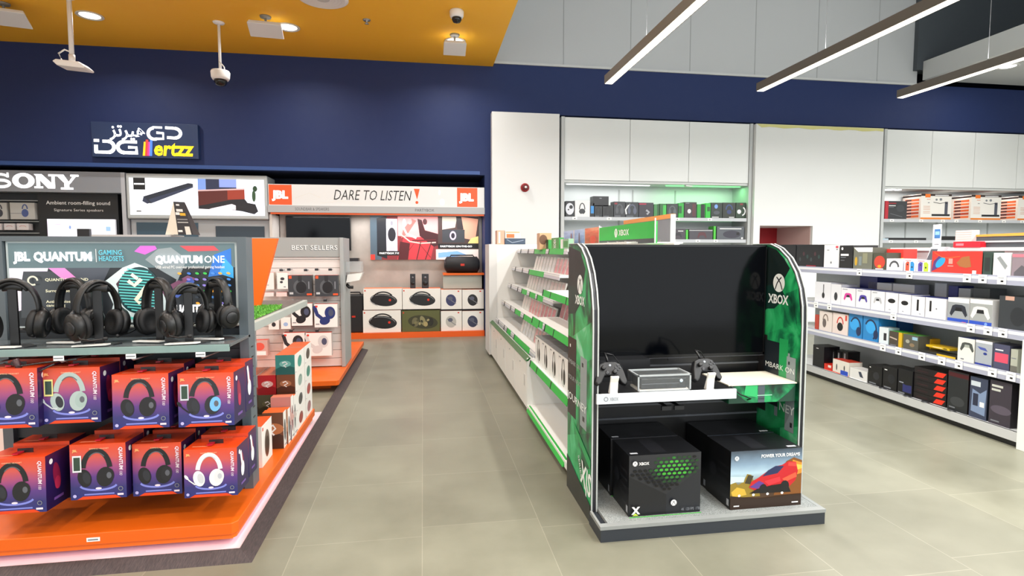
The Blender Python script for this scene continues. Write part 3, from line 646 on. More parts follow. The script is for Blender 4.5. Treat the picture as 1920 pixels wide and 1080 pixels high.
s.build('left_print', t)
mb = MB().prism([(y, max(z, .086)) for y, z in SHOT], SX1-.04, SX1, K1, 'yz'); mb.build('right_panel', t)
s = None
xf = SX1-.04
s = MB(); s.fn = 'X'; s.H = 1; s.a = 1
y0, y1 = SYF+.03, SYB
s2, D = skin(None, xf, -1, .086, y0, y1, 'r')
s2.poly([(.17, 1.30), (.17, 1.575), (.26, 1.555), (.34, 1.50), (.40, 1.44), (.34, 1.36), (.25, 1.28)], M('#14201f', .35)); s2.poly([(.17, 1.17), (.17, 1.32), (.30, 1.34), (.37, 1.26), (.26, 1.18)], M('#10302a', .35))
s2.rect(.17, .56, .325, .97, M('#1b2228', .35)); s2.poly([(.325, .50), (.325, 1.0), (.41, 1.0), (.41, .50)], M('#239b57', .35)); s2.rect(.40, .44, .485, .90, M('#8d999c', .35)); s2.rect(.415, .85, .43, .87, K1); s2.rect(.45, .47, .47, .50, K1)
emblem(s2, .30, 1.345, .058, WL, K1); s2.text('XBOX', .30, 1.215, .055, WL, al='c', bold=.03, w=.20)
s2.text('MBARK ON', .185, .80, .033, WL, w=.29); s2.text('YOUR NEXT', .185, .69, .033, WL, w=.30); s2.text('NEY', .34, .55, .05, WL, w=.15, bold=.01)
s2.poly([(.2, .38), (D, .30), (D, .24), (.2, .33)], M('#1f9a55', .35))
s2.build('right_print', t)
mb = MB()
mb.prism([(.915, 2.765), (2.235, 2.765), (2.235, 3.54), (SX0+.042, 3.54), (SX0+.042, 2.975), (.915, 2.975)], 0, .068, M('#2b3037', .45), 'xy'); mb.build('base', t)
CARPET = speck_mat('grey_carpet', '#6d7271', '#9ea3a2', 260, .95)
mb = MB().box(.965, 2.225, 2.775, 3.40, .0685, .086, CARPET).box(.912, 2.238, 2.762, 2.80, .068, .087, M('#8b8f8e', .45)).box(2.205+.008, 2.238, 2.80, 3.56, .068, .087, M('#8b8f8e', .45)).box(.912, .925, 2.80, 2.95, .068, .087, M('#8b8f8e', .45))
mb.build('base_carpet', t)
mb = MB().box(SX0+.04, SX1-.04, 3.40, 3.46, .086, 1.585, K0)
for k in range(7): z = .46+.085*k; (z < .9) and mb.box(SX0+.04, SX1-.04, 3.392, 3.40, z, z+.012, M('#5a5d62', .35))
mb.build('slat_back', t)
mb = MB().box(SX0+.045, 1.745, 2.90, 3.39, .735, .758, K0).box(SX0+.0, 1.745, 2.885, 2.90, .712, .766, M('#c6ccd3', .3)); o = mb.build('console_shelf', t)
f = MB(); f.face('F', SX0, 1.745, 2.885, 2.90, .712, .766); f.arc(.95, .5, .2, .2, 0, 360, .08, GR); f.text('XBOX', 1.35, .32, .34, GR, w=.9); f.build('shelf_logo', o)
for x in (1.42, 1.50): MB().prism([(3.40, .62), (3.40, .60), (3.1, .615), (3.1, .62)], x, x+.018, K0, 'yz').box(x-.03, x+.03, 3.085, 3.1, .60, .625, K1).build('arm', t)

# television
screen_black = M('#030407', .12); screen_black.node_tree.nodes['Principled BSDF'].inputs['Specular IOR Level'].default_value = .22
t = thing('television', 'large black flat television switched off between the curved side panels', 'television', (1.58, 3.33, .865))
mb = MB(); w2, hh = .615, .715
mb.box(-w2, w2, 0, .05, 0, hh, K0); o = mb.build('cabinet', t, bevel=.004)
mb = MB()
for b in ((-w2, -w2+.008, 0, hh), (w2-.008, w2, 0, hh), (-w2, w2, hh-.008, hh), (-w2, w2, 0, .022)): mb.box(b[0], b[1], -.008, 0, b[2], b[3], M('#0a0a0c', .25))
mb.box(-w2, w2, -.0085, -.008, 0, .004, M('#3a3b40', .3)); mb.build('bezel', t)
MB().box(-w2+.008, w2-.008, -.003, 0, .022, hh-.008, screen_black).build('screen', t)
MB().box(-.05, .05, -.012, -.002, -.014, .0, K0).build('sensor_bump', t)

def controller(label, x, y, z, rz):
    t = thing('game_controller', label, 'controller', (x, y, z), rz, 'controllers on the console stand')
    c = M('#101114', .45)
    mb = MB(); P_ = [(-.05, .035), (-.025, .045), (.025, .045), (.05, .035), (.066, .0), (.078, -.05), (.066, -.065), (.05, -.055), (.03, -.02), (-.03, -.02), (-.05, -.055), (-.066, -.065), (-.078, -.05), (-.066, 0)]
    n = len(P_)
    vs = [(px*.96, -.018, pz) for px, pz in P_]+[(px*1.04, 0, pz*1.04) for px, pz in P_]+[(px*.9, .026, pz*.92) for px, pz in P_]
    mb.add(vs, [list(range(n))]+[[i, i+n, (i+1) % n+n, (i+1) % n] for i in range(n)]+[[i+n, i+2*n, (i+1) % n+2*n, (i+1) % n+n] for i in range(n)]+[[2*n+i for i in range(n)][::-1]], c)
    mb.build('shell', t, bevel=.005)
    for sx_, sz in ((-.034, .014), (.018, -.006)): MB().lathe([(.010, 0), (.006, .004), (.006, .012), (.011, .014), (.009, .018), (.001, .016)], (sx_, -.018, sz), K0, axis=(0, -1, 0), seg=14).build('thumbstick', t)
    MB().lathe([(.011, 0), (.009, .003), (.001, .003)], (-.016, -.018, -.008), K1, axis=(0, -1, 0), seg=10).build('direction_pad', t)
    mb = MB()
    for a in range(4): mb.lathe([(.0045, 0), (.003, .004), (.001, .004)], (.036+.011*math.cos(a*math.pi/2), -.018, .016+.011*math.sin(a*math.pi/2)), M('#4a4d54', .3), axis=(0, -1, 0), seg=8)
    mb.lathe([(.007, 0), (.004, .002)], (0, -.018, .028), M('#aab0b8', .2), axis=(0, -1, 0), seg=12); mb.build('buttons', t)
    MB().tube([(0, .01, .045), (-.004, .01, .075), (-.01, .02, .10)], .006, K0, 8).tube([(-.01, .02, .10), (.04, .05, .10), (.09, .09, .05), (.10, .12, -.05)], .003, K0, 6).build('cable', t)
    t.rotation_euler = (R(-28), 0, rz); t.scale = (1.2, 1.2, 1.2)
def cstand(label, x, y, z):
    t = thing('controller_stand', label, 'stand', (x, y, z), 0, 'white controller stands')
    MB().prism([(-.02, .0), (.03, .0), (.03, .004), (.0, .07), (-.005, .10), (-.022, .10), (-.02, .09), (-.008, .065), (-.0, .004), (-.02, .004)], -.022, .022, M('#ecebe6', .4), 'yz').build('prop', t)
q = atY(1128, 692, 3.0)
cx_ = atY(1143, 692, 3.0).x; controller('black game controller propped at the left end of the console shelf', cx_, 3.00, .862, R(-4)); cstand('white controller stand at the left end of the console shelf', cx_+.0, 2.925, .758)
cx_ = atY(1320, 692, 3.0).x; controller('black game controller propped to the right of the clear console case', cx_, 3.00, .864, R(6)); cstand('white controller stand right of the clear console case', cx_+.0, 2.925, .758)
# console inside a clear security case
t = thing('console_case', 'clear acrylic security case with pale edges over a black console', 'display case', (atY(1246, 735, 2.93).x, 2.93, .758))
GL = M('#dfe6e8', .1, alpha=.05); ED = M('#aab0b2', .25)
mb = MB().box(-.158, .158, 0, .003, .0, .092, GL).box(-.158, -.155, 0, .16, 0, .092, GL).box(.155, .158, 0, .16, 0, .092, GL).box(-.158, .158, 0, .16, .092, .095, GL); mb.build('clear_walls', t)
mb = MB()
for x in (-.158, .15): mb.box(x, x+.008, -.001, .007, 0, .095, ED).box(x, x+.008, 0, .16, .088, .096, ED)
mb.box(-.158, .158, -.001, .007, .087, .096, ED).box(-.158, .158, .153, .161, .087, .096, ED).box(-.158, .158, -.001, .007, 0, .006, ED).build('edge_strips', t)
MB().box(-.145, .145, .006, .15, 0, .012, M('#dcd9cf', .5)).build('case_floor', t)
t = thing('games_console', 'flat black console lying inside the clear security case', 'console', (atY(1246, 735, 2.93).x, 2.94, .771))
MB().box(-.135, .135, 0, .135, 0, .058, M('#17181b', .35)).build('body', t, bevel=.003)
MB().lathe([(.010, 0), (.009, .002), (.001, .003)], (.104, 0, .042), M('#cfe4f2', .2), axis=(0, -1, 0)).box(-.13, .09, -.0006, 0, .028, .030, GR).build('power_button', t)
t = thing('console_box_closed', 'plain black flat box standing behind the clear console case', 'box', (1.19, 3.20, .758))
MB().box(-.18, .17, 0, .18, 0, .13, M('#121316', .4)).build('carton', t)
# green printed plinth with a pale lid
t = thing('display_riser', 'green printed riser box with a cream lid beside the console shelf', 'riser', (1.765, 3.00, .648))
SM2 = smoke('smoke_print_bright', 5.1)
mb = MB().box(0, .43, 0, .30, 0, .107, SM2); mb.face('F', 0, .43, 0, .30, 0, .107)
mb.rect(1.75, 0, 2.15, 1, PR('#46525a')); mb.rect(1.3, .38, 2.6, .42, PR('#9fd8bb')); mb.text('POWER', 1.95, .15, .12, K0, al='c', w=.36); mb.text('X', 3.75, .12, .22, WL, bold=.04); mb.poly([(2.9, 0), (4.0, 0), (4.0, .9), (3.6, .5)], PR('#143a2c')); mb.poly([(0, .0), (0, .9), (.9, .2), (1.2, 0)], PR('#143a2c')); mb.poly([(.9, .45), (1.7, .3), (1.7, 1), (1.0, 1)], PR('#2fae66'))
mb.build('printed_box', t); MB().box(-.006, .435, -.006, .31, .107, .114, M('#e3dccb', .45)).build('lid', t)
MB().tube([(.0, -.02, .11), (.06, -.02, .06), (.13, -.02, .03), (.12, .0, .02)], .004, K0, 6).build('cable', t)

# console cartons on the carpet
CB = M('#141518', .33)
def console_box(label, x, y, z, w_, d_, h_, kind):
    t = thing('console_box', label, 'console box', (x, y, z), 0, 'console boxes on the stand base')
    mb = MB().box(0, w_, 0, d_, 0, h_, CB); mb.face('F', 0, w_, 0, d_, 0, h_); a = mb.a
    if kind == 'hex':
        mb.rect(0, 0, a, 1, PR('#28292d')); mb.poly([(0, 0), (a*.52, 0), (a*.52, .33), (0, .66)], PR('#17181b')); mb.poly([(a*.52, 0), (a, 0), (a, .72), (a*.52, .33)], PR('#202227'))
        for j in range(11):
            for i in range(15):
                u = .055+i*.088+(j % 2)*.044; v = .93-j*.062
                lim = .68-.33*u/(a*.52) if u < a*.52 else .33+.40*(u-a*.52)/(a*.48)
                if v < lim+.03 or u > a-.04 or (u < .42 and v > .78): continue
                g = math.exp(-((u-.78*a*.80)/.34)**2-((v-.76)/.17)**2)
                mb.ell(u, v, .034, .022, PR('#3f9f33' if g > .6 else '#2a6f28' if g > .35 else '#193a1c' if g > .18 else '#020203'), 0, 8)
        emblem(mb, .085, .88, .04, W0, K0); mb.text('XBOX', .15, .855, .045, W0, w=.17, bold=.02)
        emblem(mb, a*.61, .20, .05, W0, K0); mb.text('X', .05, .06, .11, W0, bold=.05); mb.poly([(.05, .03), (.15, .03), (.10, .07)], PR('#b5d23c')); mb.text('4K  120 FPS  1TB', a-.03, .06, .045, GR, al='r', w=.32)
        mb.rect(0, 0, a, .012, PR('#3fb63a'))
    else:
        SKY = ramp_mat('carton_sky_art', [(0, '#2c1d14'), (.25, '#4b3524'), (.36, '#5c4a30'), (.5, '#8a9aa0'), (.62, '#a9c4d4'), (.75, '#7f98ae'), (1, '#39424d')], 'Z', .3, .10, 4)
        mb.poly([(0, .0), (a, 0), (a, 1), (0, 1)], SKY)
        mb.poly([(0, .20), (0, .46), (.06, .50), (.14, .42), (.24, .47), (.30, .60), (.38, .58), (.42, .48), (.5, .45), (.55, .2)], PR('#8a7428')); mb.poly([(.0, .44), (.10, .47), (.24, .46), (.26, .55), (0, .57)], PR('#bfe0e6')); mb.poly([(.02, .30), (.12, .38), (.26, .34), (.30, .24), (.05, .20)], PR('#c9a63c')); mb.poly([(.26, .44), (.32, .58), (.42, .56), (.36, .42)], PR('#3a3424'))
        mb.poly([(.80, .20), (a, .20), (a, .78), (1.16, .84), (1.02, .78), (.92, .60)], PR('#7a4a1c')); mb.poly([(1.08, .50), (a, .56), (a, .74), (1.14, .80)], PR('#c9862c')); mb.poly([(1.14, .60), (a, .64), (a, .70), (1.2, .72)], PR('#e8b850'))
        mb.poly([(.34, .36), (.38, .46), (.52, .53), (.66, .62), (.80, .70), (.94, .72), (1.06, .78), (1.20, .76), (1.24, .60), (1.20, .44), (1.05, .30), (.5, .28)], PR('#b81e26'))
        mb.poly([(.58, .54), (.68, .64), (.82, .71), (.98, .70), (.86, .58)], PR('#232b52')); mb.poly([(.35, .37), (.52, .47), (.62, .42), (.50, .33)], PR('#5a3a86')); mb.poly([(.95, .48), (1.20, .58), (1.22, .50), (1.0, .42)], PR('#f0563a')); mb.poly([(1.06, .76), (1.20, .75), (1.22, .68), (1.05, .70)], PR('#e0403a')); mb.poly([(.62, .46), (.90, .52), (.92, .44), (.70, .38)], PR('#d8303a'))
        mb.poly([(.35, .26), (1.12, .24), (1.04, .40), (.76, .38), (.48, .33)], PR('#140d0c')); mb.ell(.60, .33, .07, .08, K0); mb.ell(1.00, .35, .08, .10, K0); mb.poly([(0, 0), (a, 0), (a, .20), (.5, .16), (0, .24)], PR('#2c1c12'))
        for u in (.16, .42, .68, .95): mb.ell(u, .235, .025, .022, W0)
        emblem(mb, .10, .88, .04, PR('#cfd6dc'), GR); mb.text('POWER YOUR DREAMS', a-.05, .87, .055, W0, al='r', w=.72, bold=.02)
        mb.rect(.06, .05, .16, .07, W0); mb.rect(a-.18, .05, a-.06, .07, W0)
    mb.face('T', 0, w_, 0, d_, 0, h_); aa = mb.a
    mb.rect(aa*.33, .1, aa*.55, .9, PR('#1e1f23')); mb.rect(.06, .08, .22, .15, PR('#b9bdc4')) if kind == 'hex' else mb.rect(aa-.28, .08, aa-.08, .15, PR('#c9ccd2'))
    mb.face('L', 0, w_, 0, d_, 0, h_)
    for i in range(5): mb.rect(.5*mb.a, .15+.13*i, .95*mb.a, .20+.13*i, PR('#1e1f23'))
    mb.ell(.3*mb.a, .5, .12, .12, PR('#24262b')); mb.rect(mb.a-.1, .05, mb.a-.03, .16, PR('#a8acb2'))
    mb.build('carton', t)
console_box('black console box with a green glowing honeycomb front, left on the carpeted base', 1.10, 2.85, .087, .42, .27, .342, 'hex')
console_box('plain black console box tucked behind the honeycomb fronted one', 1.09, 3.125, .087, .42, .26, .345, 'hex')
console_box('black console box with a red racing car picture, right on the carpeted base', 1.695, 2.84, .087, .44, .27, .335, 'car')
console_box('plain black console box tucked behind the racing car one', 1.70, 3.115, .087, .44, .27, .335, 'car')
MB().box(1.11, 1.52, 2.865, 3.11, .0865, .0868, M('#2fae45', .4)).build('green_mat', label='thin green card edge peeking out below the honeycomb console box', cat='card')
bpy.data.objects['green_mat'].location.z = .0001

# ================================================================== GAMES GONDOLA (left faced, along the aisle)
GF = Frame(.943, 7.95, R(-90)); GA = R(-90)
def pkg(name, label, cat, fr, x0, x1, z0, z1, y0, dep, col, art=None, side=None, top=None, group=None, rz=0, tilt=0, sideart=None, lart=None):
    """a package standing on a fixture, printed on its faces; x0..x1, z0..z1 and y0 in the fixture's own axes"""
    wd, h = x1-x0, z1-z0; m = M(col, .35) if isinstance(col, str) else col
    p = fr.w(x0, y0, z0); sm = M(side, .38) if isinstance(side, str) else (side or m); tm = M(top, .38) if isinstance(top, str) else (top or m)
    mb = MB().box(0, wd, 0, dep, 0, h, m, dict(L=sm, R=sm, T=tm))
    if art: mb.face('F', 0, wd, 0, dep, 0, h); art(mb, mb.a)
    if sideart: mb.face('R', 0, wd, 0, dep, 0, h); sideart(mb, mb.a)
    if lart: mb.face('L', 0, wd, 0, dep, 0, h); lart(mb, mb.a)
    o = mb.build(name, None, p, fr.th+rz, label=label, cat=cat, group=group)
    if tilt: o.rotation_euler = (R(tilt), 0, fr.th+rz)
    return o
def rows_px(fr, z0, yf, items, group):
    """items: (name, label, category, left px, right px, mid py, top py, depth, set back, colour, side colour, top colour, art)"""
    for it in items:
        nm, lb, ct, a, b, my, ty, dep, yo, col, sd, tp, art = it[:13]; zb = z0+(it[13] if len(it) > 13 else 0)
        xa, xb = fr.at(a, my, yf+yo)[0], fr.at(b, my, yf+yo)[0]; zt = fr.at((a+b)/2, ty, yf+yo)[1]
        pkg(nm, lb, ct, fr, xa+.002, xb-.002, zb, max(zt, zb+.02), yf+yo, dep, col, art, sd, tp, group)

GW = M('#e9e9e6', .4); GLIP = M('#b8bac2', .3)
t = thing('shelf_gondola', 'long white game shelving with green price strips along the aisle', 'shelving', GF.w(0, 0, 0), GA)
L1, L2, LT = .0, 2.85, 4.36
mb = MB().box(-.5, LT, .05, .74, 0, .05, K0); mb.build('plinth', t)
mb = MB().box(-.5, -.01, .0, .78, .05, 1.63, GW).box(-.505, -.002, -.012, .10, .045, 1.635, M('#d4d4d2', .45)); mb.build('end_unit', t)
mb = MB().box(0, LT, .74, .78, .05, 1.60, GW); mb.build('back_panel', t)
mb = MB().box(0, L2-.02, .03, .735, .05, .52, GW).box(L2-.02, L2-.001, .01, .733, .052, .54, GW); mb.build('cabinet_body', t)
for i in range(4):
    d = MB().box(.02+.70*i, .70+.70*i, .012, .029, .06, .50, M('#ecece8', .35)).build('cabinet_door', t)
    MB().lathe([(.009, 0), (.009, .004), (.001, .005)], (.36+.70*i, .012, .44), STEEL, axis=(0, -1, 0), seg=10).build('cabinet_lock', d)
    MB().box(.58+.7*i, .64+.7*i, .009, .0119, .25, .36, M('#c9c9c6', .4)).build('finger_pull', d)
MB().prism([(-.004, .512), (.02, .512), (.045, .54), (.03, .545)], 0, L2, M('#165c22', .35), 'yz').build('green_rail', t)
mb = MB().box(L2, LT, .01, .735, .05, .098, GW); mb.build('open_base', t)
MB().prism([(-.004, .048), (.012, .048), (.035, .10), (.02, .102)], L2+.04, LT-.1, GREEN, 'yz').build('green_strip', t)
def gshelf(x0, x1, y, z, strips, zt=.02):
    o = MB().box(x0, x1, y, .738, z-zt, z, GW).build('shelf', t)
    MB().prism([(y-.006, z-.042), (y, z-.046), (y+.012, z+.006), (y+.004, z+.008)], x0+.01, x1-.01, GLIP, 'yz').build('price_rail', o)
    for a, b in strips: MB().prism([(y-.012, z-.046), (y-.007, z-.05), (y+.005, z+.008), (y-.001, z+.01)], a, b, GREEN, 'yz').build('green_label', o)
    mb = MB()
    for a, b in strips+[(x0+.35, x0+.38), (x0+.9, x0+.93)]: mb.prism([(y-.014, z-.048), (y-.008, z-.05), (y+.004, z+.009), (y-.003, z+.011)], a-.03, a-.012, K0, 'yz')
    mb.build('divider_clip', o)
gshelf(0, L2, .394, 1.555, [(1.3, 1.9), (2.1, 2.7)]); gshelf(0, L2, .318, 1.31, [(1.35, 2.15)]); gshelf(0, L2, .257, 1.07, [(1.2, 1.5), (1.72, 2.0), (2.15, 2.4)]); gshelf(0, L2, .165, .83, [(1.25, 1.6), (1.85, 2.6)]); gshelf(0, L2, .081, .58, [(1.15, 1.4), (1.7, 2.6)])
gshelf(L2, LT, .16, 1.175, [(L2+.04, LT-.1)]); gshelf(L2, LT, .06, .925, [(L2+.04, L2+.45), (L2+.58, LT-.1)]); gshelf(L2, LT, .04, .515, [(L2+.04, LT-.12)])
# game cases
PINKS = [ramp_mat('case_art_%d' % i, st, 'Z', .3, .9, 5, gain=.35) for i, st in enumerate([
 [(0, '#cfcfc8'), (.35, '#c9b8b4'), (.5, '#d8d6cf'), (1, '#e2e0da')], [(0, '#b86a70'), (.3, '#cf9a9a'), (.5, '#dcd0c8'), (1, '#d8d8d2')],
 [(0, '#9a5a64'), (.3, '#c27a80'), (.55, '#d8b0a0'), (1, '#c8c0b8')], [(0, '#b8bcc0'), (.4, '#d6d2cc'), (1, '#c6c8c4')]])]
def gcase(x, y, z, k, label, grp, s=1.0):
    t_ = MB().box(0, .132*s, 0, .014, 0, .17*s, M('#d9dad5', .25), None); t_.face('F', 0, .132*s, 0, .014, 0, .17*s)
    t_.rect(.04, .03, .73, .90, PINKS[k]); t_.rect(.04, .91, .73, .98, M('#c9d6cc', .3))
    o = t_.build('game_case', None, GF.w(x, y, z), GA, label=label, cat='video game', group=grp); o.rotation_euler = (R(-14), 0, GA)
for (z, y, n0, nm, kk) in ((1.31, .42, 6, 'second', (0, 3, 1)), (1.07, .36, 5, 'third', (0, 3, 0)), (.83, .27, 6, 'fourth', (0, 1, 2)), (.58, .20, 8, 'fifth', (0, 3, 1))):
    for i in range(17):
        if i < n0: continue
        x = .12+.158*i
        if x > 2.68: break
        k = kk[0] if i < 9 else kk[1] if i < 13 else kk[2]
        gcase(x, y, z, k, 'pale game case leaning on the %s shelf from the top of the aisle shelving' % nm, 'game cases on the %s shelf' % nm, 1.0)
for i in range(7): gcase(L2+.06+.16*i, .30, .925, 2, 'reddish game case on the near shelf above the white headset boxes', 'reddish game cases', 1.05)
# white headset packages in the near bay
for i in range(4):
    x0, x1 = L2+.06+.30*i, L2+.06+.30*i+.294
    pkg('headset_package', ['white headset package, farthest of four on the near game shelf', 'white headset package, second farthest of four on the near game shelf', 'white headset package, second nearest of four on the near game shelf', 'white headset package beside the black console stand, nearest of four'][i], 'boxed headset', GF, x0, x1, .516, .765, .075, .3, '#eeeeec',
        lambda P, a: (P.arc(a*.5, .60, .14, .30, 0, 180, .06, K0), P.ell(a*.5-.15, .42, .07, .20, K0), P.ell(a*.5+.13, .40, .12, .24, K0), P.stroke([(a*.5-.15, .25), (a*.5-.02, .12), (a*.5+.1, .1)], .02, K0), P.rect(.06, .90, .3, .93, GR)), top='#9b9da0', group='white headset packages')
# green boxes on the top shelf, near end
for i, (a, b, ty) in enumerate(((1012, 1028, 450), (1034, 1048, 446), (1051, 1066, 448))):
    xa, xb = GF.at(a, 465, .43)[0], GF.at(b, 465, .43)[0]; zt = GF.at((a+b)/2, ty, .43)[1]
    pkg('gift_card_box', ['green card box on the top game shelf, farthest of three', 'green card box with white lettering on the top game shelf, middle of three', 'green and white card box on the top game shelf, nearest of three'][i], 'box', GF, xa, xb, 1.556, zt, .43, .05, '#3f9a4c' if i < 2 else '#8fb89a',
        [lambda P, a_: (P.rect(.05, .6, .8*a_, .75, PR('#9fd0a4')), P.rect(.75*a_, 0, a_, 1, PR('#2a4a30'))), lambda P, a_: P.text('XBOX', .3*a_, .9, .3*a_, W0, rot=-90, bold=.02, w=.8), lambda P, a_: (P.rect(0, 0, .3*a_, 1, W0), P.rect(.4*a_, .2, .9*a_, .8, PR('#3f9a4c')))][i], group='green card boxes')
# small cartons lying on top of the end unit
def onY(name, label, cat, a, b, ty, by, y, dep, col, art=None, side=None, top=None, group=None, rz=0, sideart=None, lart=None, zb=None):
    p0, p1 = atY(a, by, y), atY(b, by, y); zt = atY((a+b)/2, ty, y).z; z0 = p0.z if zb is None else zb
    return pkg(name, label, cat, Frame(0, 0, 0), p0.x, p1.x, z0, zt, y, dep, col, art, side, top, group, rz, 0, sideart, lart)
onY('carton', 'small tan and pink carton on top of the white end unit', 'box', 932, 946, 432, 457, 8.05, .2, '#cfa58c', lambda P, a: P.rect(.1, .1, .25*a+.1, .9, PR('#e9dcd4')), zb=1.632)
onY('carton', 'flat dark blue bag shaped carton on top of the white end unit', 'box', 947, 985, 447, 457, 8.03, .22, '#3a4a5e', lambda P, a: P.stroke([(.3, .8), (1.2, .3), (a-.3, .7)], .12, PR('#8a97a8')), zb=1.632)
o = onY('carton', 'white and orange carton lying on the dark blue one', 'box', 947, 976, 433, 447, 8.05, .2, '#e8dcd0', lambda P, a: (P.rect(.2, .1, a*.6, .6, PR('#e8703a')), P.rect(.1, .75, a-.1, .9, PR('#d8a070'))), zb=1.632+.085)
onY('carton', 'tan open carton standing beside the green card boxes', 'box', 1012, 1034, 437, 450, 6.2, .16, '#c9a27a', lambda P, a: (P.ell(.3*a, .6, .25, .3, PR('#6b4a34')), P.rect(.5*a, .1, .9*a, .4, PR('#e6d8c4'))), zb=1.556)
# header board over the games
t = thing('header_board', 'header board above the game shelving, game pictures at left and green panel at right', 'sign', (1.62, 5.0, 1.60))
POST = [ramp_mat('poster_%d' % i, st, 'Z', .4, .8, 4, gain=.5) for i, st in enumerate([[(0, '#3a5a9a'), (.4, '#9fb4e0'), (1, '#dfe6f4')], [(0, '#8a3a2a'), (.4, '#d86a4a'), (.7, '#e8c8a0'), (1, '#b8d0c0')]])]
f = MB().box(-.01, .01, 0, 1.32, .0, .165, GREYW); f.face('L', -.01, .01, 0, 1.32, 0, .165)
f.rect(.0, 0, 2.7, 1, POST[0]); f.rect(2.7, 0, 5.1, 1, POST[0]); f.rect(5.2, 0, 8.0, 1, POST[1])
f.poly([(1.7, 0), (1.9, .8), (2.1, .8), (2.2, 0)], PR('#6a3a3a')); f.poly([(3.7, 0), (3.8, .75), (4.0, .8), (4.2, 0)], PR('#5a4a6a')); f.poly([(2.55, 0), (2.75, 0), (2.75, 1), (2.55, 1)], PR('#d8c8c8')); f.ell(6.8, .3, .6, .25, PR('#c8362a')); f.build('picture_panel', t)
f = MB().box(-.012, .012, -1.25, 0, .0, .155, GREEN, dict(T=M('#dfe3e0'))); f.face('L', -.012, .012, -1.25, 0, 0, .155)
f.rect(0, 0, 8.06, .22, PR('#3c4448')); emblem(f, 2.95, .60, .24, W0, GREEN); f.text('XBOX', 3.4, .45, .30, W0, w=1.5, bold=.02); f.text('Power Your Dreams', 1.5, .05, .10, W0, w=4.4); f.build('green_panel', t)
for y in (0.0, -1.26): MB().box(-.014, -.006, y-.004, y+.004, 0.0, .175, M('#d6dad8', .4)).build('post', t)
MB().box(-.10, .35, -.95, .6, -.0, .012, GW).build('ledge', t)

# ------------------------------------------------------------------ another white gondola further right with an orange capped header
t = thing('shelf_gondola', 'grey panelled gondola with an orange cap behind the console stand', 'shelving', (2.40, 5.2, 0))
MB().box(.02, .5, .0, 1.3, 0, 1.50, GREYW).build('body', t)
f = MB().box(0, .04, .0, 1.3, 1.505, 1.86, M('#7e7f86', .5)); f.face('L', 0, .04, 0, 1.3, 1.505, 1.86); f.text('Accessories', 2.2, .35, .12, PR('#a8a0a0')); f.build('header_panel', t)
MB().box(-.005, .05, .0, 1.3, 1.86, 1.905, M('#d98c45', .5)).build('orange_cap', t)
MB().box(-.006, .044, -.012, .0, 1.505, 1.90, M('#c4c8cc', .4)).build('end_post', t)

# ================================================================== RIGHT GONDOLA (accessories, faces the aisle)
RA = math.atan2(-.9983, -.0580)
RG = Frame(4.741, 6.565, RA)
LR = 3.0
t = thing('shelf_gondola', 'long accessory gondola at the right with grey back and four white shelves', 'shelving', RG.w(0, 0, 0), RA)
BKP = M('#b2b6b8', .55)
MB().box(-.3, LR+.6, .50, .54, .05, 1.55, BKP).build('back_panel', t)
MB().box(-.3, LR+.6, .47, .58, 1.545, 1.575, M('#e2e4e4', .4)).build('top_cap', t)
MB().box(-.3, LR, .03, .54, 0, .05, K0).build('kick_board', t)
MB().box(LR-.04, LR+.03, -.012, .54, .0, .86, M('#e4e8e4', .4)).build('end_upright', t, bevel=.003)
tagw = M('#f3f3f1', .4)
def rshelf(x0, x1, z, tags, lip=.062, base=0):
    o = MB().box(x0, x1, .0, .50, z-.025, z, M('#dfe1e3', .4)).build('shelf', t)
    MB().prism([(-.004, z-lip), (.006, z-lip), (.012, z+.012), (.004, z+.014)] if not base else [(-.002, .05), (.02, .05), (.02, z), (-.002, z)], x0, x1, M('#9b9eae', .35) if not base else M('#bfc1c1', .4), 'yz').build('price_rail' if not base else 'base_front', o)
    for px, py in tags:
        x, zz = RG.at(px, py, -.01)
        f = MB().box(x-.035, x+.035, -.012, -.006, z-.058, z+.012, tagw); f.face('F', x-.035, x+.035, -.012, -.006, z-.058, z+.012); f.rect(.42, .25, .75, .45, K0); f.rect(.1, .7, .8, .76, GR); f.build('price_tag', o)
rshelf(-.3, LR-.04, .128, [], base=1)
rshelf(-.3, LR-.04, .578, [(1655, 655), (1684, 663), (1728, 675), (1765, 683), (1797, 690), (1860, 704), (1895, 711)])
rshelf(-.3, LR+.6, .912, [(1530, 569), (1555, 572), (1675, 592), (1820, 615), (1852, 619), (1880, 623)])
rshelf(-.3, LR+.6, 1.335, [(1611, 512), (1813, 519), (1842, 523), (1878, 525), (1705, 516)])
for px in (1647, 1694, 1728, 1778):
    x, zz = RG.at(px, 740, -.02); MB().lathe([(.001, 0), (.04, 0), (.04, .004), (.001, .005)], (x, .03, .129), K1, seg=16).build('label_holder', t)

def A_dark(P, a): P.rect(.1*a, .75, .6*a, .82, GR); P.ell(.55*a, .45, .25, .22, K1)
def A_imgs(P, a):
    for i in range(6): P.ell((.15+.14*i)*a, .35+.25*((i*5) % 3)/2, .07, .09, PR(('#3a4648', '#4a2a30', '#2a4440')[i % 3]))
    P.rect(.4*a, .03, .75*a, .10, PR('#8a1a2a'))
def lines(c, *vs): return lambda P, a: [P.rect(.12*a, v, .75*a, v+.05, M(c, .4)) for v in vs] and None
def A_joy(c1, c2): return lambda P, a: (P.poly([(.12*a, .12), (.45*a, .12), (.45*a, .82), (.25*a, .86), (.12*a, .70)], PR(c1)), P.poly([(.55*a, .12), (.88*a, .12), (.88*a, .70), (.75*a, .86), (.55*a, .82)], PR(c2)), P.ell(.3*a, .62, .07, .07, K1), P.ell(.7*a, .42, .07, .07, K1), P.rect(.1*a, .90, .6*a, .94, PR('#d84a5a')))
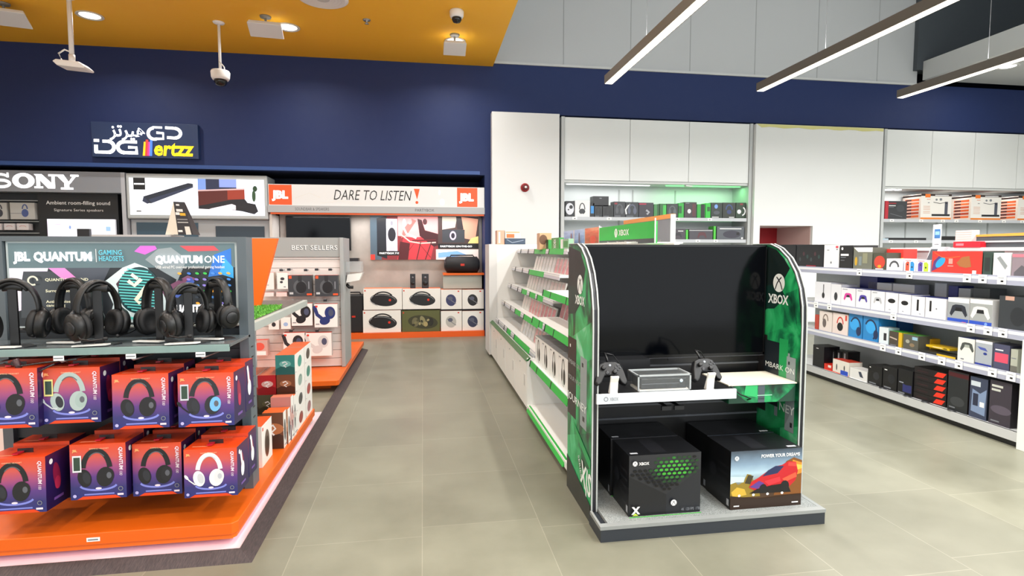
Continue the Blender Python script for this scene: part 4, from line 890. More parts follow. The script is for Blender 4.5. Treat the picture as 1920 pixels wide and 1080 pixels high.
def A_white_pad(c, c2=None): return lambda P, a: (art_pad(P, .5*a, .55, .62*min(a, 1.1), PR(c), PR(c2) if c2 else None), P.rect(.1*a, .90, .45*a, .93, GR))
top_items = [
 ('game_box', 'black picture box peeking past the curved panel, top shelf of the right gondola', 'box', 1438, 1492, 480, 459, .3, .0, '#121216', None, None, A_imgs),
 ('game_box', 'black box with small game pictures and a red stripe, top shelf of the right gondola', 'box', 1493, 1544, 480, 459, .3, .0, '#101114', None, None, A_imgs),
 ('accessory_box', 'plain white box with a small red mark between two black ones, top shelf', 'box', 1545, 1573, 480, 459, .3, .0, '#e6e6e6', None, None, lambda P, a: (P.rect(.78*a, .86, .95*a, .95, PR('#d23a4a')), P.rect(.82*a, .78, .92*a, .83, GR), P.rect(.2*a, .76, .35*a, .79, GR), P.ell(.5*a, .25, .05, .05, GR))),
 ('accessory_box', 'narrow black box with white lettering right of the plain white box', 'box', 1574, 1599, 480, 460, .3, .0, '#141416', None, None, lambda P, a: (P.rect(.1*a, .56, .7*a, .64, W0), P.ell(.2*a, .86, .06, .06, W0), P.rect(.1*a, .48, .5*a, .51, GR), P.rect(.1*a, .36, .4*a, .38, GR))),
 ('clear_bag', 'see-through grey and yellow package with a white flap on top', 'package', 1600, 1636, 484, 464, .2, .0, '#6d6f62', '#54564c', '#d8d8d4', lambda P, a: (P.poly([(0, 1), (.25*a, .80), (a, .80), (a, 1)], W0), P.ell(.15*a, .38, .08, .2, PR('#c9a02a')), P.rect(.5*a, .3, .75*a, .75, PR('#8a8a70')), P.rect(.3*a, .2, .45*a, .6, PR('#7a8688')))),
 ('helmet_toy_box', 'dark box with a round red picture, next to the see-through package', 'box', 1637, 1662, 488, 474, .2, .0, '#4a4a3c', '#3a3a30', None, lambda P, a: (P.ell(.5*a, .48, .42*a, .36, PR('#c8402e')), P.ell(.5*a, .25, .14, .08, PR('#e8a02a')), P.rect(.2*a, .08, .8*a, .13, W0))),
 ('figure_box', 'red lidded box with a yellow band standing behind the smaller boxes', 'box', 1640, 1694, 480, 467, .15, .16, '#d2342e', None, '#ece6df', lambda P, a: (P.rect(0, .15, a, .60, PR('#f0b81e')), P.rect(.3*a, .3, .42*a, .5, K0), P.rect(.6*a, .3, .7*a, .5, K0))),
 ('charger_box', 'small white box with a dark arch shaped charger picture', 'box', 1662, 1693, 497, 485, .15, .0, '#e9e6ea', '#cfcad6', None, lambda P, a: (P.arc(.48*a, .35, .26*a, .42, 0, 180, .16, PR('#4a4d52')),)),
 ('controller_box', 'small white box with a red and a blue controller grip', 'box', 1695, 1717, 500, 487, .12, .0, '#ece8ec', None, None, A_joy('#d8553c', '#2f8fd0')),
 ('controller_box', 'small white box with a purple and a lime controller grip', 'box', 1718, 1744, 502, 488, .12, .0, '#ece8f0', None, None, A_joy('#5a4aa0', '#b8d03a')),
 ('console_carton', 'large red game console carton with a blue controller picture', 'console box', 1747, 1842, 495, 471, .2, .0, '#d2382f', '#2b3a34', '#e8e0dc', lambda P, a: (P.poly([(0, .1), (.10, .55), (.35, .78), (.62, .72), (.60, .50), (.28, .22)], PR('#5a3a78')), P.ell(.44, .50, .30, .16, PR('#2fa0d8'), 42), P.rect(.86, .45, 1.06, .68, PR('#e89a90')), P.rect(.82, .34, 1.10, .38, PR('#e89a90')), P.poly([(1.25, .5), (1.5, .75), (1.85, .8), (1.95, .35), (1.7, .3), (1.4, .35)], PR('#a86a3a')), P.stroke([(.1, .95), (.5, .74), (.8, .70), (1.4, .78)], .03, PR('#e86a30')), P.rect(a-.42, .04, a-.24, .20, W0))),
 ('console_carton', 'dark green sided box between the red carton and the white phone box', 'box', 1843, 1860, 495, 474, .2, .0, '#33453d', None, None, lambda P, a: P.rect(.2*a, .2, .8*a, .8, PR('#2a302e'))),
 ('powerbank_box', 'white box with a slanted grey device picture at the right of the top shelf', 'box', 1862, 1896, 495, 474, .16, .0, '#dcdcda', None, None, lambda P, a: (P.poly([(.2*a, .78), (.38*a, .86), (.82*a, .46), (.70*a, .30)], PR('#8f9496')), P.rect(.1*a, .02, .9*a, .06, PR('#d23a4a')))),
 ('accessory_box', 'pinkish grey box at the right picture edge on the top shelf', 'box', 1897, 1935, 495, 474, .16, .0, '#8e8088', None, None, lambda P, a: (P.rect(.0, .82, a, .95, PR('#c87a88')), P.poly([(.1, .2), (a*.5, .5), (a, .3), (a, .1), (.1, .05)], PR('#5e5a60')))),
]
rows_px(RG, 1.3355, .03, top_items, 'packages on the top shelf of the right gondola')
s3 = [
 ('headset_package', 'white package with a thin black microphone picture, leftmost on the second shelf', 'boxed accessory', 1528, 1558, 548, 529, .2, 0, '#e6e7ec', '#d5d6df', '#d0d2dc', lambda P, a: (P.rect(.52*a, .45, .57*a, .90, K1), P.ell(.54*a, .38, .10, .14, K0))),
 ('accessory_box', 'white package with a small black oval, second on the second shelf', 'boxed accessory', 1558, 1577, 550, 533, .2, 0, '#e6e7ec', None, '#d0d2dc', lambda P, a: P.ell(.5*a, .42, .12, .20, K1)),
 ('controller_box', 'white box with a pink game controller picture', 'boxed controller', 1577, 1604, 553, 540, .2, 0, '#e9e9ee', None, '#2f3a86', A_white_pad('#d83a9a', '#1a1a1e')),
 ('controller_box', 'white box with a purple game controller picture', 'boxed controller', 1605, 1632, 557, 543, .2, 0, '#e9e9ee', None, '#2f3a86', A_white_pad('#4a3aa0', '#1a1a1e')),
 ('controller_box', 'white box with a pale grey game controller picture on the second shelf', 'boxed controller', 1633, 1659, 560, 546, .2, 0, '#ebebef', None, '#2f3a86', A_white_pad('#b9bbc0', '#1a1a1e')),
 ('camera_box', 'white box with a flat black oval device, left of two', 'boxed accessory', 1660, 1684, 564, 549, .2, 0, '#ebebef', None, '#2f3a86', lambda P, a: (P.ell(.5*a, .60, .3*a, .11, K0), P.rect(.3*a, .15, .45*a, .18, GR))),
 ('camera_box', 'white box with a flat black oval device, right of two', 'boxed accessory', 1685, 1708, 567, 552, .2, 0, '#ebebef', None, '#2f3a86', lambda P, a: (P.ell(.5*a, .58, .3*a, .11, K0), P.rect(.3*a, .15, .45*a, .18, GR))),
 ('remote_box', 'white box with an upright black remote, left of two', 'boxed accessory', 1709, 1734, 572, 556, .2, 0, '#ebebef', None, '#2f3a86', lambda P, a: (P.rect(.40*a, .30, .56*a, .85, K0), P.rect(.6*a, .14, .75*a, .17, GR))),
 ('remote_box', 'white box with an upright black remote, right of two beside the controller cartons', 'boxed accessory', 1735, 1774, 577, 559, .2, 0, '#ebebef', None, '#2f3a86', lambda P, a: (P.rect(.20*a, .35, .30*a, .85, K0), P.ell(.55*a, .50, .04, .04, GR))),
 ('controller_box', 'boxed black controller with a blue bottom band on the second shelf', 'boxed controller', 1777, 1817, 580, 559, .2, 0, '#9da2a6', '#e0e0e0', '#e9e9e9', lambda P, a: (P.rect(0, .82, a, 1, W0), art_pad(P, .52*a, .52, .80, PR('#2a2d38'), K0), P.rect(0, 0, a, .17, PR('#2a4fb8')), P.rect(.7*a, .02, .9*a, .06, PR('#d83a6a')))),
 ('controller_box', 'boxed white controller with a blue bottom band on the second shelf', 'boxed controller', 1818, 1861, 585, 562, .2, 0, '#a3a7a6', '#e0e0e0', '#e9e9e9', lambda P, a: (P.rect(0, .84, a, 1, W0), art_pad(P, .48*a, .52, .80, PR('#e4e4e4'), K0), P.rect(0, 0, a, .17, PR('#2a4fb8')), P.ell(.75*a, .09, .06, .06, PR('#7aa0f0')))),
 ('headset_package', 'large dark grey package at the right end of the second shelf', 'boxed accessory', 1872, 1925, 592, 556, .25, 0, '#34383c', '#1a1c1f', '#26292c', lambda P, a: (P.rect(.22*a, .88, .55*a, 1.0, PR('#c9a08e')), P.ell(.7*a, .42, .22, .28, PR('#25282c')))),
]
rows_px(RG, .9135, .03, s3, 'packages on the second shelf of the right gondola')
s3b = [
 ('accessory_box', 'dark blue box standing behind the purple controller box', 'box', 1612, 1645, 530, 515, .2, .24, '#232a74', None, None, lambda P, a: P.rect(.0, 0, a*.55, .45, PR('#1a2060'))),
 ('accessory_box', 'flat white stack of two behind the camera boxes, left one', 'box', 1628, 1672, 538, 530, .16, .24, '#e4e4e8', None, None, lambda P, a: (P.rect(.1*a, .55, .4*a, .6, GR), P.rect(.1*a, .25, .4*a, .3, GR))),
 ('accessory_box', 'flat white stack of two behind the camera boxes, right one', 'box', 1674, 1715, 542, 533, .16, .24, '#e4e4e8', '#c9cae0', None, lambda P, a: (P.rect(.1*a, .55, .4*a, .6, GR), P.rect(.1*a, .25, .4*a, .3, GR))),
 ('accessory_box', 'grey white boxes stacked behind the remote boxes', 'box', 1752, 1775, 548, 531, .16, .24, '#b6b9c0', None, None, lambda P, a: (P.rect(0, .48, a, .52, GR),)),
 ('accessory_box', 'dark blue box at the back above the black controller box', 'box', 1778, 1796, 550, 536, .16, .24, '#222b7a', None, None, None),
 ('accessory_box', 'small grey box at the back above the white controller box', 'box', 1797, 1820, 552, 541, .16, .24, '#a9acb0', None, None, None),
 ('accessory_box', 'charcoal box at the back of the second shelf', 'box', 1824, 1856, 555, 541, .16, .24, '#4a4e52', None, None, None)]
rows_px(RG, .9135, .03, [r_ for r_ in s3b if 'left one' not in r_[1] or True], 'packages at the back of the second shelf')
s2 = [
 ('accessory_box', 'thin red box at the left end of the third shelf', 'box', 1528, 1535, 600, 590, .15, 0, '#b8402e', None, None, None),
 ('headset_package', 'cream headset box with a grey headset picture on the third shelf', 'boxed headset', 1536, 1560, 602, 584, .2, 0, '#e9ded6', None, None, lambda P, a: (P.arc(.5*a, .55, .18, .30, 0, 180, .07, PR('#8a7a70')), P.ell(.42*a, .42, .14, .22, PR('#6b625e')))),
 ('headset_package', 'cream headset box with a red and black headset picture on the third shelf', 'boxed headset', 1561, 1590, 608, 588, .2, 0, '#ecdcd4', None, None, lambda P, a: (P.arc(.5*a, .52, .20, .30, 0, 180, .07, PR('#d23a30')), P.ell(.5*a, .38, .20, .20, K0), P.rect(.82*a, .7, .94*a, .95, PR('#d84a3a')))),
 ('headset_package', 'blue headset box on the third shelf, left of two', 'boxed headset', 1591, 1617, 612, 588, .2, 0, '#2a86c8', None, '#2f7ab8', lambda P, a: (P.ell(.42*a, .58, .26, .26, PR('#3aa8ee')), P.arc(.5*a, .45, .38*a, .38, -60, 150, .07, PR('#1c2c50')), P.ell(.75*a, .3, .14, .18, PR('#1e3058')))),
 ('headset_package', 'blue headset box on the third shelf, right of two', 'boxed headset', 1618, 1647, 618, 592, .2, 0, '#2a86c8', None, '#2f7ab8', lambda P, a: (P.ell(.5*a, .58, .26, .28, PR('#3aa8ee')), P.arc(.5*a, .45, .38*a, .38, -60, 150, .07, PR('#1c2c50')), P.ell(.85*a, .3, .12, .18, PR('#1e3058')))),
 ('headset_package', 'blue backed package behind the two blue headset boxes', 'boxed headset', 1650, 1686, 610, 597, .16, .22, '#225aa0', None, None, None),
 ('cable_box', 'narrow white and blue box in front of the blue headset boxes', 'box', 1648, 1666, 630, 614, .12, 0, '#dfe9ee', '#b8d4e4', None, lambda P, a: (P.rect(.5*a, .25, .8*a, .68, K1),)),
 ('controller_box', 'dark camouflage package with a yellow edge on the third shelf', 'package', 1667, 1692, 637, 622, .14, 0, '#4b4238', '#d8b81e', '#46a83a', lambda P, a: (P.rect(.72*a, 0, .98*a, 1, PR('#d8b01e')), P.stroke([(.05, .6), (.6*a, .5)], .08, PR('#c9b8a8')), P.rect(.1*a, .08, .55*a, .14, GR))),
 ('controller_box', 'camouflage package with grey pictures beside the yellow edged one', 'package', 1693, 1722, 644, 628, .14, 0, '#57574e', None, '#5aa04a', lambda P, a: (P.ell(.3*a, .55, .16, .12, PR('#a8a89a')), P.ell(.6*a, .35, .2, .12, PR('#8e7a5e')), P.rect(.6*a, .7, .95*a, .9, PR('#9ac0d8')))),
 ('yellow_tool_box', 'yellow and black upright package behind the camouflage ones', 'package', 1722, 1745, 646, 634, .1, .12, '#d8a81a', None, None, lambda P, a: (P.rect(.45*a, 0, .6*a, 1, PR('#3a2a12')),)),
 ('yellow_cable_pack', 'flat yellow package lying on top of another on the third shelf', 'package', 1735, 1780, 665, 650, .14, .05, '#e2bc1c', None, '#d8b020', lambda P, a: (P.rect(.3*a, .4, .7*a, .6, W0), P.rect(.75*a, .3, .9*a, .7, K0)), .06),
 ('yellow_cable_pack', 'flat black and yellow package at the bottom of the lying pile', 'package', 1722, 1792, 672, 662, .14, .0, '#2c2c28', None, '#33332e', lambda P, a: (P.rect(.5*a, .1, a, .85, PR('#d8b21c')),)),
 ('controller_box', 'white package with a black controller picture and blue top on the third shelf', 'boxed controller', 1795, 1827, 665, 634, .16, 0, '#e9e9e2', '#c9c9c4', '#2f4fb0', lambda P, a: (art_pad(P, .55*a, .66, .62, PR('#4a4f4c'), PR('#a9b0a8')), P.rect(.2*a, .1, .4*a, .15, GR))),
 ('controller_box', 'grey package with a blue band right of the white controller package', 'boxed controller', 1828, 1860, 670, 639, .16, 0, '#a9b0b8', '#8a8fa0', '#d8d8d4', lambda P, a: (P.rect(0, 0, a, .10, PR('#2a3a9a')), P.poly([(.1*a, .75), (.6*a, .72), (.75*a, .6), (.3*a, .64)], PR('#4a58a8')), P.ell(.6*a, .50, .08, .05, PR('#2a3a8a')), P.rect(.0, .9, a, 1, W0))),
 ('speaker_box', 'dark package with a coral pink lower panel on the third shelf', 'package', 1862, 1893, 676, 646, .16, 0, '#4a4c66', '#3a3c50', None, lambda P, a: (P.rect(.05, .30, .92*a, .66, PR('#e0506a')), P.rect(.1*a, .75, .6*a, .80, W0))),
 ('accessory_box', 'pale green and white package at the right end of the third shelf', 'package', 1894, 1908, 682, 655, .16, 0, '#b0b4a6', None, None, lambda P, a: (P.rect(.1*a, .6, .8*a, .64, GR), P.rect(0, 0, a, .3, PR('#6a6a62')))),
]
rows_px(RG, .5795, .03, s2, 'packages on the third shelf of the right gondola')
s1 = [
 ('speaker_box', 'tall black box at the far left end of the bottom shelf', 'box', 1524, 1545, 668, 648, .2, .0, '#131318', None, None, lambda P, a: P.rect(.3*a, .85, .5*a, .88, W0)),
 ('speaker_box', 'black box with upright silver lettering, first of four on the bottom shelf', 'box', 1546, 1556, 668, 655, .15, .12, '#111113', None, None, lambda P, a: P.rect(.3*a, .3, .6*a, .9, PR('#b0b4b8'))),
 ('speaker_box', 'black box with upright silver lettering, second of four on the bottom shelf', 'box', 1557, 1567, 668, 656, .15, .12, '#111113', None, None, lambda P, a: P.rect(.3*a, .45, .6*a, .9, PR('#a0a4a8'))),
 ('speaker_box', 'black box with upright silver lettering, third of four on the bottom shelf', 'box', 1568, 1578, 668, 658, .15, .12, '#111113', None, None, lambda P, a: P.rect(.3*a, .5, .6*a, .9, PR('#909498'))),
 ('speaker_box', 'black box with upright silver lettering, fourth of four on the bottom shelf', 'box', 1579, 1590, 668, 659, .15, .12, '#111113', None, None, lambda P, a: P.rect(.3*a, .5, .6*a, .9, PR('#808488'))),
 ('accessory_box', 'small red box low at the left of the bottom shelf', 'box', 1545, 1560, 690, 683, .12, .0, '#d8301e', None, None, lambda P, a: P.rect(.5*a, .5, .9*a, .9, PR('#f0e0d8'))),
 ('microphone_box', 'white box with a red lid and two dark microphones on the bottom shelf', 'box', 1561, 1592, 692, 676, .16, .0, '#e8e2d8', None, '#c8402e', lambda P, a: (P.ell(.25*a, .45, .06, .24, K1), P.ell(.72*a, .5, .06, .2, K1), P.rect(0, 0, a, .06, PR('#d84a2e')), P.rect(.5*a, .0, .95*a, .32, PR('#2a4fc0')))),
 ('accessory_box', 'low white box with a small dark device picture on the bottom shelf', 'box', 1593, 1626, 705, 693, .14, .0, '#e6e6e4', None, None, lambda P, a: P.poly([(.5*a, .8), (.65*a, .85), (.8*a, .3), (.6*a, .35)], PR('#3a4454'))),
 ('headset_package', 'black box on the bottom shelf, first of three beside the low white box', 'box', 1627, 1654, 705, 686, .2, .0, '#141416', None, None, lambda P, a: (P.rect(.1*a, .06, .6*a, .12, GR), P.rect(.1*a, .86, .2*a, .9, W0), P.ell(.6*a, .5, .2, .2, K1))),
 ('headset_package', 'black box on the bottom shelf, second of three beside the low white box', 'box', 1655, 1682, 712, 688, .2, .0, '#121215', None, None, lambda P, a: (P.rect(.1*a, .06, .6*a, .12, GR), P.rect(.1*a, .82, .3*a, .86, W0), P.ell(.6*a, .5, .2, .2, PR('#1e2026')))),
 ('headset_package', 'black box with a blue lower corner, third of three on the bottom shelf', 'box', 1683, 1711, 720, 693, .2, .0, '#121216', None, None, lambda P, a: (P.rect(.35*a, .12, .95*a, .42, PR('#2a2f6a')), P.ell(.6*a, .6, .28, .2, K0), P.rect(.1*a, .45, .4*a, .49, PR('#9aa0b0')), P.rect(.05*a, .03, .5*a, .08, GR))),
]
rows_px(RG, .1285, .03, s1, 'packages on the bottom shelf of the right gondola')
xa, xb = RG.at(1713, 730, .04)[0], RG.at(1774, 745, .04)[0]
for i in range(5):
    pkg('flat_box', 'flat black box with red label, %s of the stack of five' % ['lowest', 'second from the bottom', 'middle', 'second from the top', 'topmost'][i], 'box', RG, xa, xb, .129+.062*i, .129+.062*i+.060, .04, .22, '#151013',
        lambda P, a: (P.poly([(.62*a, .15), (.72*a, .9), (.98*a, .95), (.88*a, .2)], PR('#e8361e')), P.rect(.1*a, .35, .45*a, .5, PR('#3a1a20'))), group='stack of five flat black boxes')
s1b = [
 ('case_box', 'tall dark grey box with a red top edge right of the flat black stack', 'box', 1776, 1815, 745, 697, .2, .0, '#232629', '#1a1214', '#3a1418', lambda P, a: (P.rect(0, .86, a, .96, PR('#4a1218')), P.ell(.5*a, .25, .2, .12, PR('#3a3d40')), P.rect(.1*a, .07, .4*a, .10, GR))),
 ('case_box', 'tall box with a pale blue machine picture on the bottom shelf', 'box', 1817, 1851, 755, 708, .2, .0, '#3a4258', '#20242e', None, lambda P, a: (P.rect(.05*a, .78, .6*a, .90, PR('#c9d4dc')), P.poly([(.1*a, .15), (.15*a, .7), (.6*a, .62), (.95*a, .75), (.9*a, .1)], PR('#7f93b4')), P.rect(.2*a, .3, .5*a, .6, PR('#2a2f44')), P.rect(.6*a, .3, .85*a, .42, W0))),
 ('case_box', 'tall dark purple grey box with white title, right end of the bottom shelf', 'box', 1854, 1896, 765, 715, .2, .0, '#3a343e', '#1e1b22', None, lambda P, a: (P.rect(.08*a, .85, .6*a, .90, PR('#c9ccc4')), P.rect(.08*a, .76, .5*a, .81, PR('#c9ccc4')), P.ell(.55*a, .35, .24, .10, PR('#5a5260')), P.rect(.1*a, .06, .5*a, .09, GR))),
]
rows_px(RG, .1285, .03, s1b, 'packages on the bottom shelf of the right gondola')
# things standing on the gondola's top cap
TZ = 1.5755
rows_px(RG, TZ, .46, [
 ('sweet_box', 'red low box on the top cap of the right gondola', 'box', 1787, 1838, 460, 453, .1, .0, '#c8202e', None, None, lambda P, a: (P.rect(.1*a, .3, .4*a, .7, PR('#e87a84')),)),], 'boxes on the gondola top')
rows_px(RG, TZ, .46, [('cable_reel_pack', 'pale pink ribbed packet stack standing on the red box', 'box', 1791, 1822, 445, 432, .08, .01, '#d8c4c0', None, None, lambda P, a: [P.rect(0, .2+.2*i, a, .23+.2*i, PR('#b89890')) for i in range(4)] and None, RG.at(1812, 453, .46)[1]-TZ+.002)], 'boxes on the gondola top')
t = thing('phone_stand', 'white tilted stand holding a dark grey phone dummy above the small white boxes', 'phone display', RG.w(RG.at(1738, 486, .2)[0], .20, 1.336), RA)
sx0 = 0
mb = MB().prism([(-.05, 0), (.10, 0), (.16, .20), (.20, .245), (.04, .245)], .0, .05, M('#ece9ee', .35), 'xz'); mb.build('stand_body', t)
mb = MB().prism([(-.02, .07), (.05, .07), (.12, .225), (.05, .225)], -.008, -.0005, M('#55565c', .25), 'xz'); mb.build('phone', t, bevel=.002)
t = thing('blister_stand', 'white stand with a blue screen picture on the gondola top', 'stand', RG.w(RG.at(1754, 452, .5)[0], .50, TZ), RA)
zt = RG.at(1754, 421, .5)[1]-TZ
mb = MB().box(-.035, .035, 0, .03, 0, zt, M('#e6e8ec', .4)); mb.face('F', -.035, .035, 0, .03, 0, zt); mb.rect(.08, .40, .38, .80, PR('#3a6fa8')); mb.rect(.12, .55, .34, .70, PR('#8ab8dc')); mb.rect(.1, .12, .34, .16, GR); mb.build('card', t)
t = thing('header_board', 'dark grey gondola header with a yellow orange cap at the right picture edge', 'sign', RG.w(RG.at(1822, 455, .52)[0], .52, TZ), RA)
MB().box(0, 1.2, 0, .03, 0, .10, M('#454a50', .5)).build('panel', t); MB().prism([(0, .10), (1.2, .10), (1.2, .135), (.0, .118)], -.005, .035, M('#d89a3e', .5), 'xz').build('cap', t)
MB().box(.02, .6, -.012, 0, .045, .06, M('#b9bdc0', .4)).box(.66, 1.2, -.012, 0, .045, .06, M('#b9bdc0', .4)).build('price_strip', t)

# ================================================================== WALL CABINETS BEHIND THE PILLARS
def wall_cabinet(label, x0, x1, joints, zs, deep=.55, light=None, bottom=1.2):
    t = thing('wall_cabinet', label, 'cabinet', (0, 0, 0))
    mb = MB().box(x0-.06, x0, 9.80, 10.40, .05, 3.905, M('#c3c6c6', .45)).box(x1, x1+.06, 9.80, 10.40, .05, 3.905, M('#c3c6c6', .45)).box(x0, x1, 9.86, 10.40, 3.87, 3.90, GW).box(x0, x1, 9.84, 10.40, 2.76, 2.80, M('#d2d5d4', .45)).box(x0, x1, 10.36, 10.40, .05, 2.76, M('#d9dede', .5)); mb.build('carcass', t)
    MB().box(x0, x1, 9.9, 10.35, .05, bottom, GW).build('lower_unit', t)
    J = [x0+.003]+joints+[x1-.003]
    for a, b in zip(J[:-1], J[1:]): MB().box(a+.004, b-.004, 9.82, 9.84, 2.805, 3.90, M('#e9ebea', .35)).build('cabinet_door', t)
    for x in [a for a in joints]+[x0+(x1-x0)*.42]: MB().box(x-.012, x+.012, 10.345, 10.36, bottom, 2.7, M('#b6bab9', .5)).build('upright', t)
    for z in zs:
        o = MB().box(x0+.01, x1-.01, 9.84, 10.34, z-.025, z, M('#dcdfe0', .45)).build('shelf', t)
        mb = MB().box(x0+.01, x1-.01, 9.825, 9.839, z-.05, z+.01, M('#c4c7cc', .35)); mb.build('price_rail', o)
        rr = random.Random(int(z*100+x0*7))
        x = x0+.2
        while x < x1-.2:
            f = MB().box(x-.045, x+.045, 9.818, 9.8245, z-.045, z+.008, tagw); f.face('F', x-.045, x+.045, 9.818, 9.8245, z-.045, z+.008); f.rect(.6, .3, 1.1, .55, K1); f.build('price_tag', o); x += rr.uniform(.3, .7)
    return t
c1 = wall_cabinet('white wall cabinet between the pillars, over lit shelves of black and green boxes', 2.50, 6.06, [3.72, 4.86], [1.74, 2.14])
c2 = wall_cabinet('white wall cabinet at the right picture edge with boxes of bar speakers on its shelf', 8.96, 13.2, [9.99, 10.98, 12.0], [1.74, 2.155])
sl = bpy.data.lights.new('cabinet_green_light', 'AREA'); sl.shape = 'RECTANGLE'; sl.size = 1.5; sl.size_y = .04; sl.energy = 6; sl.color = (.25, 1, .35)
o = bpy.data.objects.new('cabinet_green_light', sl); COL.objects.link(o); o.location = (5.25, 10.0, 2.74)
area('cabinet_white_light', (3.4, 10.05, 2.74), (1.6, .05), 4); area('cabinet_white_light', (10.6, 10.05, 2.74), (3.4, .05), 12)
def strip(name, label, x0, x1, y, col, em, parent=None):
    f = MB().box(x0, x1, y-.02, y+.02, 2.745, 2.758, M(col, .5, emit=em)); f.build(name, parent)
strip('led_strip', '', 4.5, 6.0, 10.0, '#8cffa0', 1.2, c1); strip('led_strip', '', 2.6, 4.2, 10.05, '#ffffff', 1.2, c1)
MB().prism([(4.83, 2.735), (4.96, 2.725), (4.97, 2.745), (4.84, 2.757)], 9.86, 9.94, PW, 'xz').build('lamp_head', c1)
for x in (9.22, 9.42): MB().lathe([(.11 if x < 9.3 else .06, 2.758), (.11 if x < 9.3 else .06, 2.748), (.001, 2.745)], (x, 9.98, 0), M('#ffffff', .4, emit=3)).build('shelf_lamp', c2)
def wrow(z, y, items, group):
    for it in items:
        nm, lb, ct, a, b, ty, dep, col, sd, art = it[:10]; dz = it[10] if len(it) > 10 else 0; yo = it[11] if len(it) > 11 else 0
        onY(nm, lb, ct, a, b, ty, 400, y+yo, dep, col, art, sd, None, group, zb=z+dz)
def A_kh(c, w='#2a2b30', red=None):
    return lambda P, a: (P.arc(.5*a, .5, .26*a, .32, 0, 180, .09, PR(c)), P.ell(.28*a, .42, .10, .2, PR(c)), P.ell(.72*a, .42, .12, .22, PR(c)), P.rect(.05*a, .82, .3*a, .92, PR(red or w)), P.rect(.08*a, .05, .6*a, .09, GR))
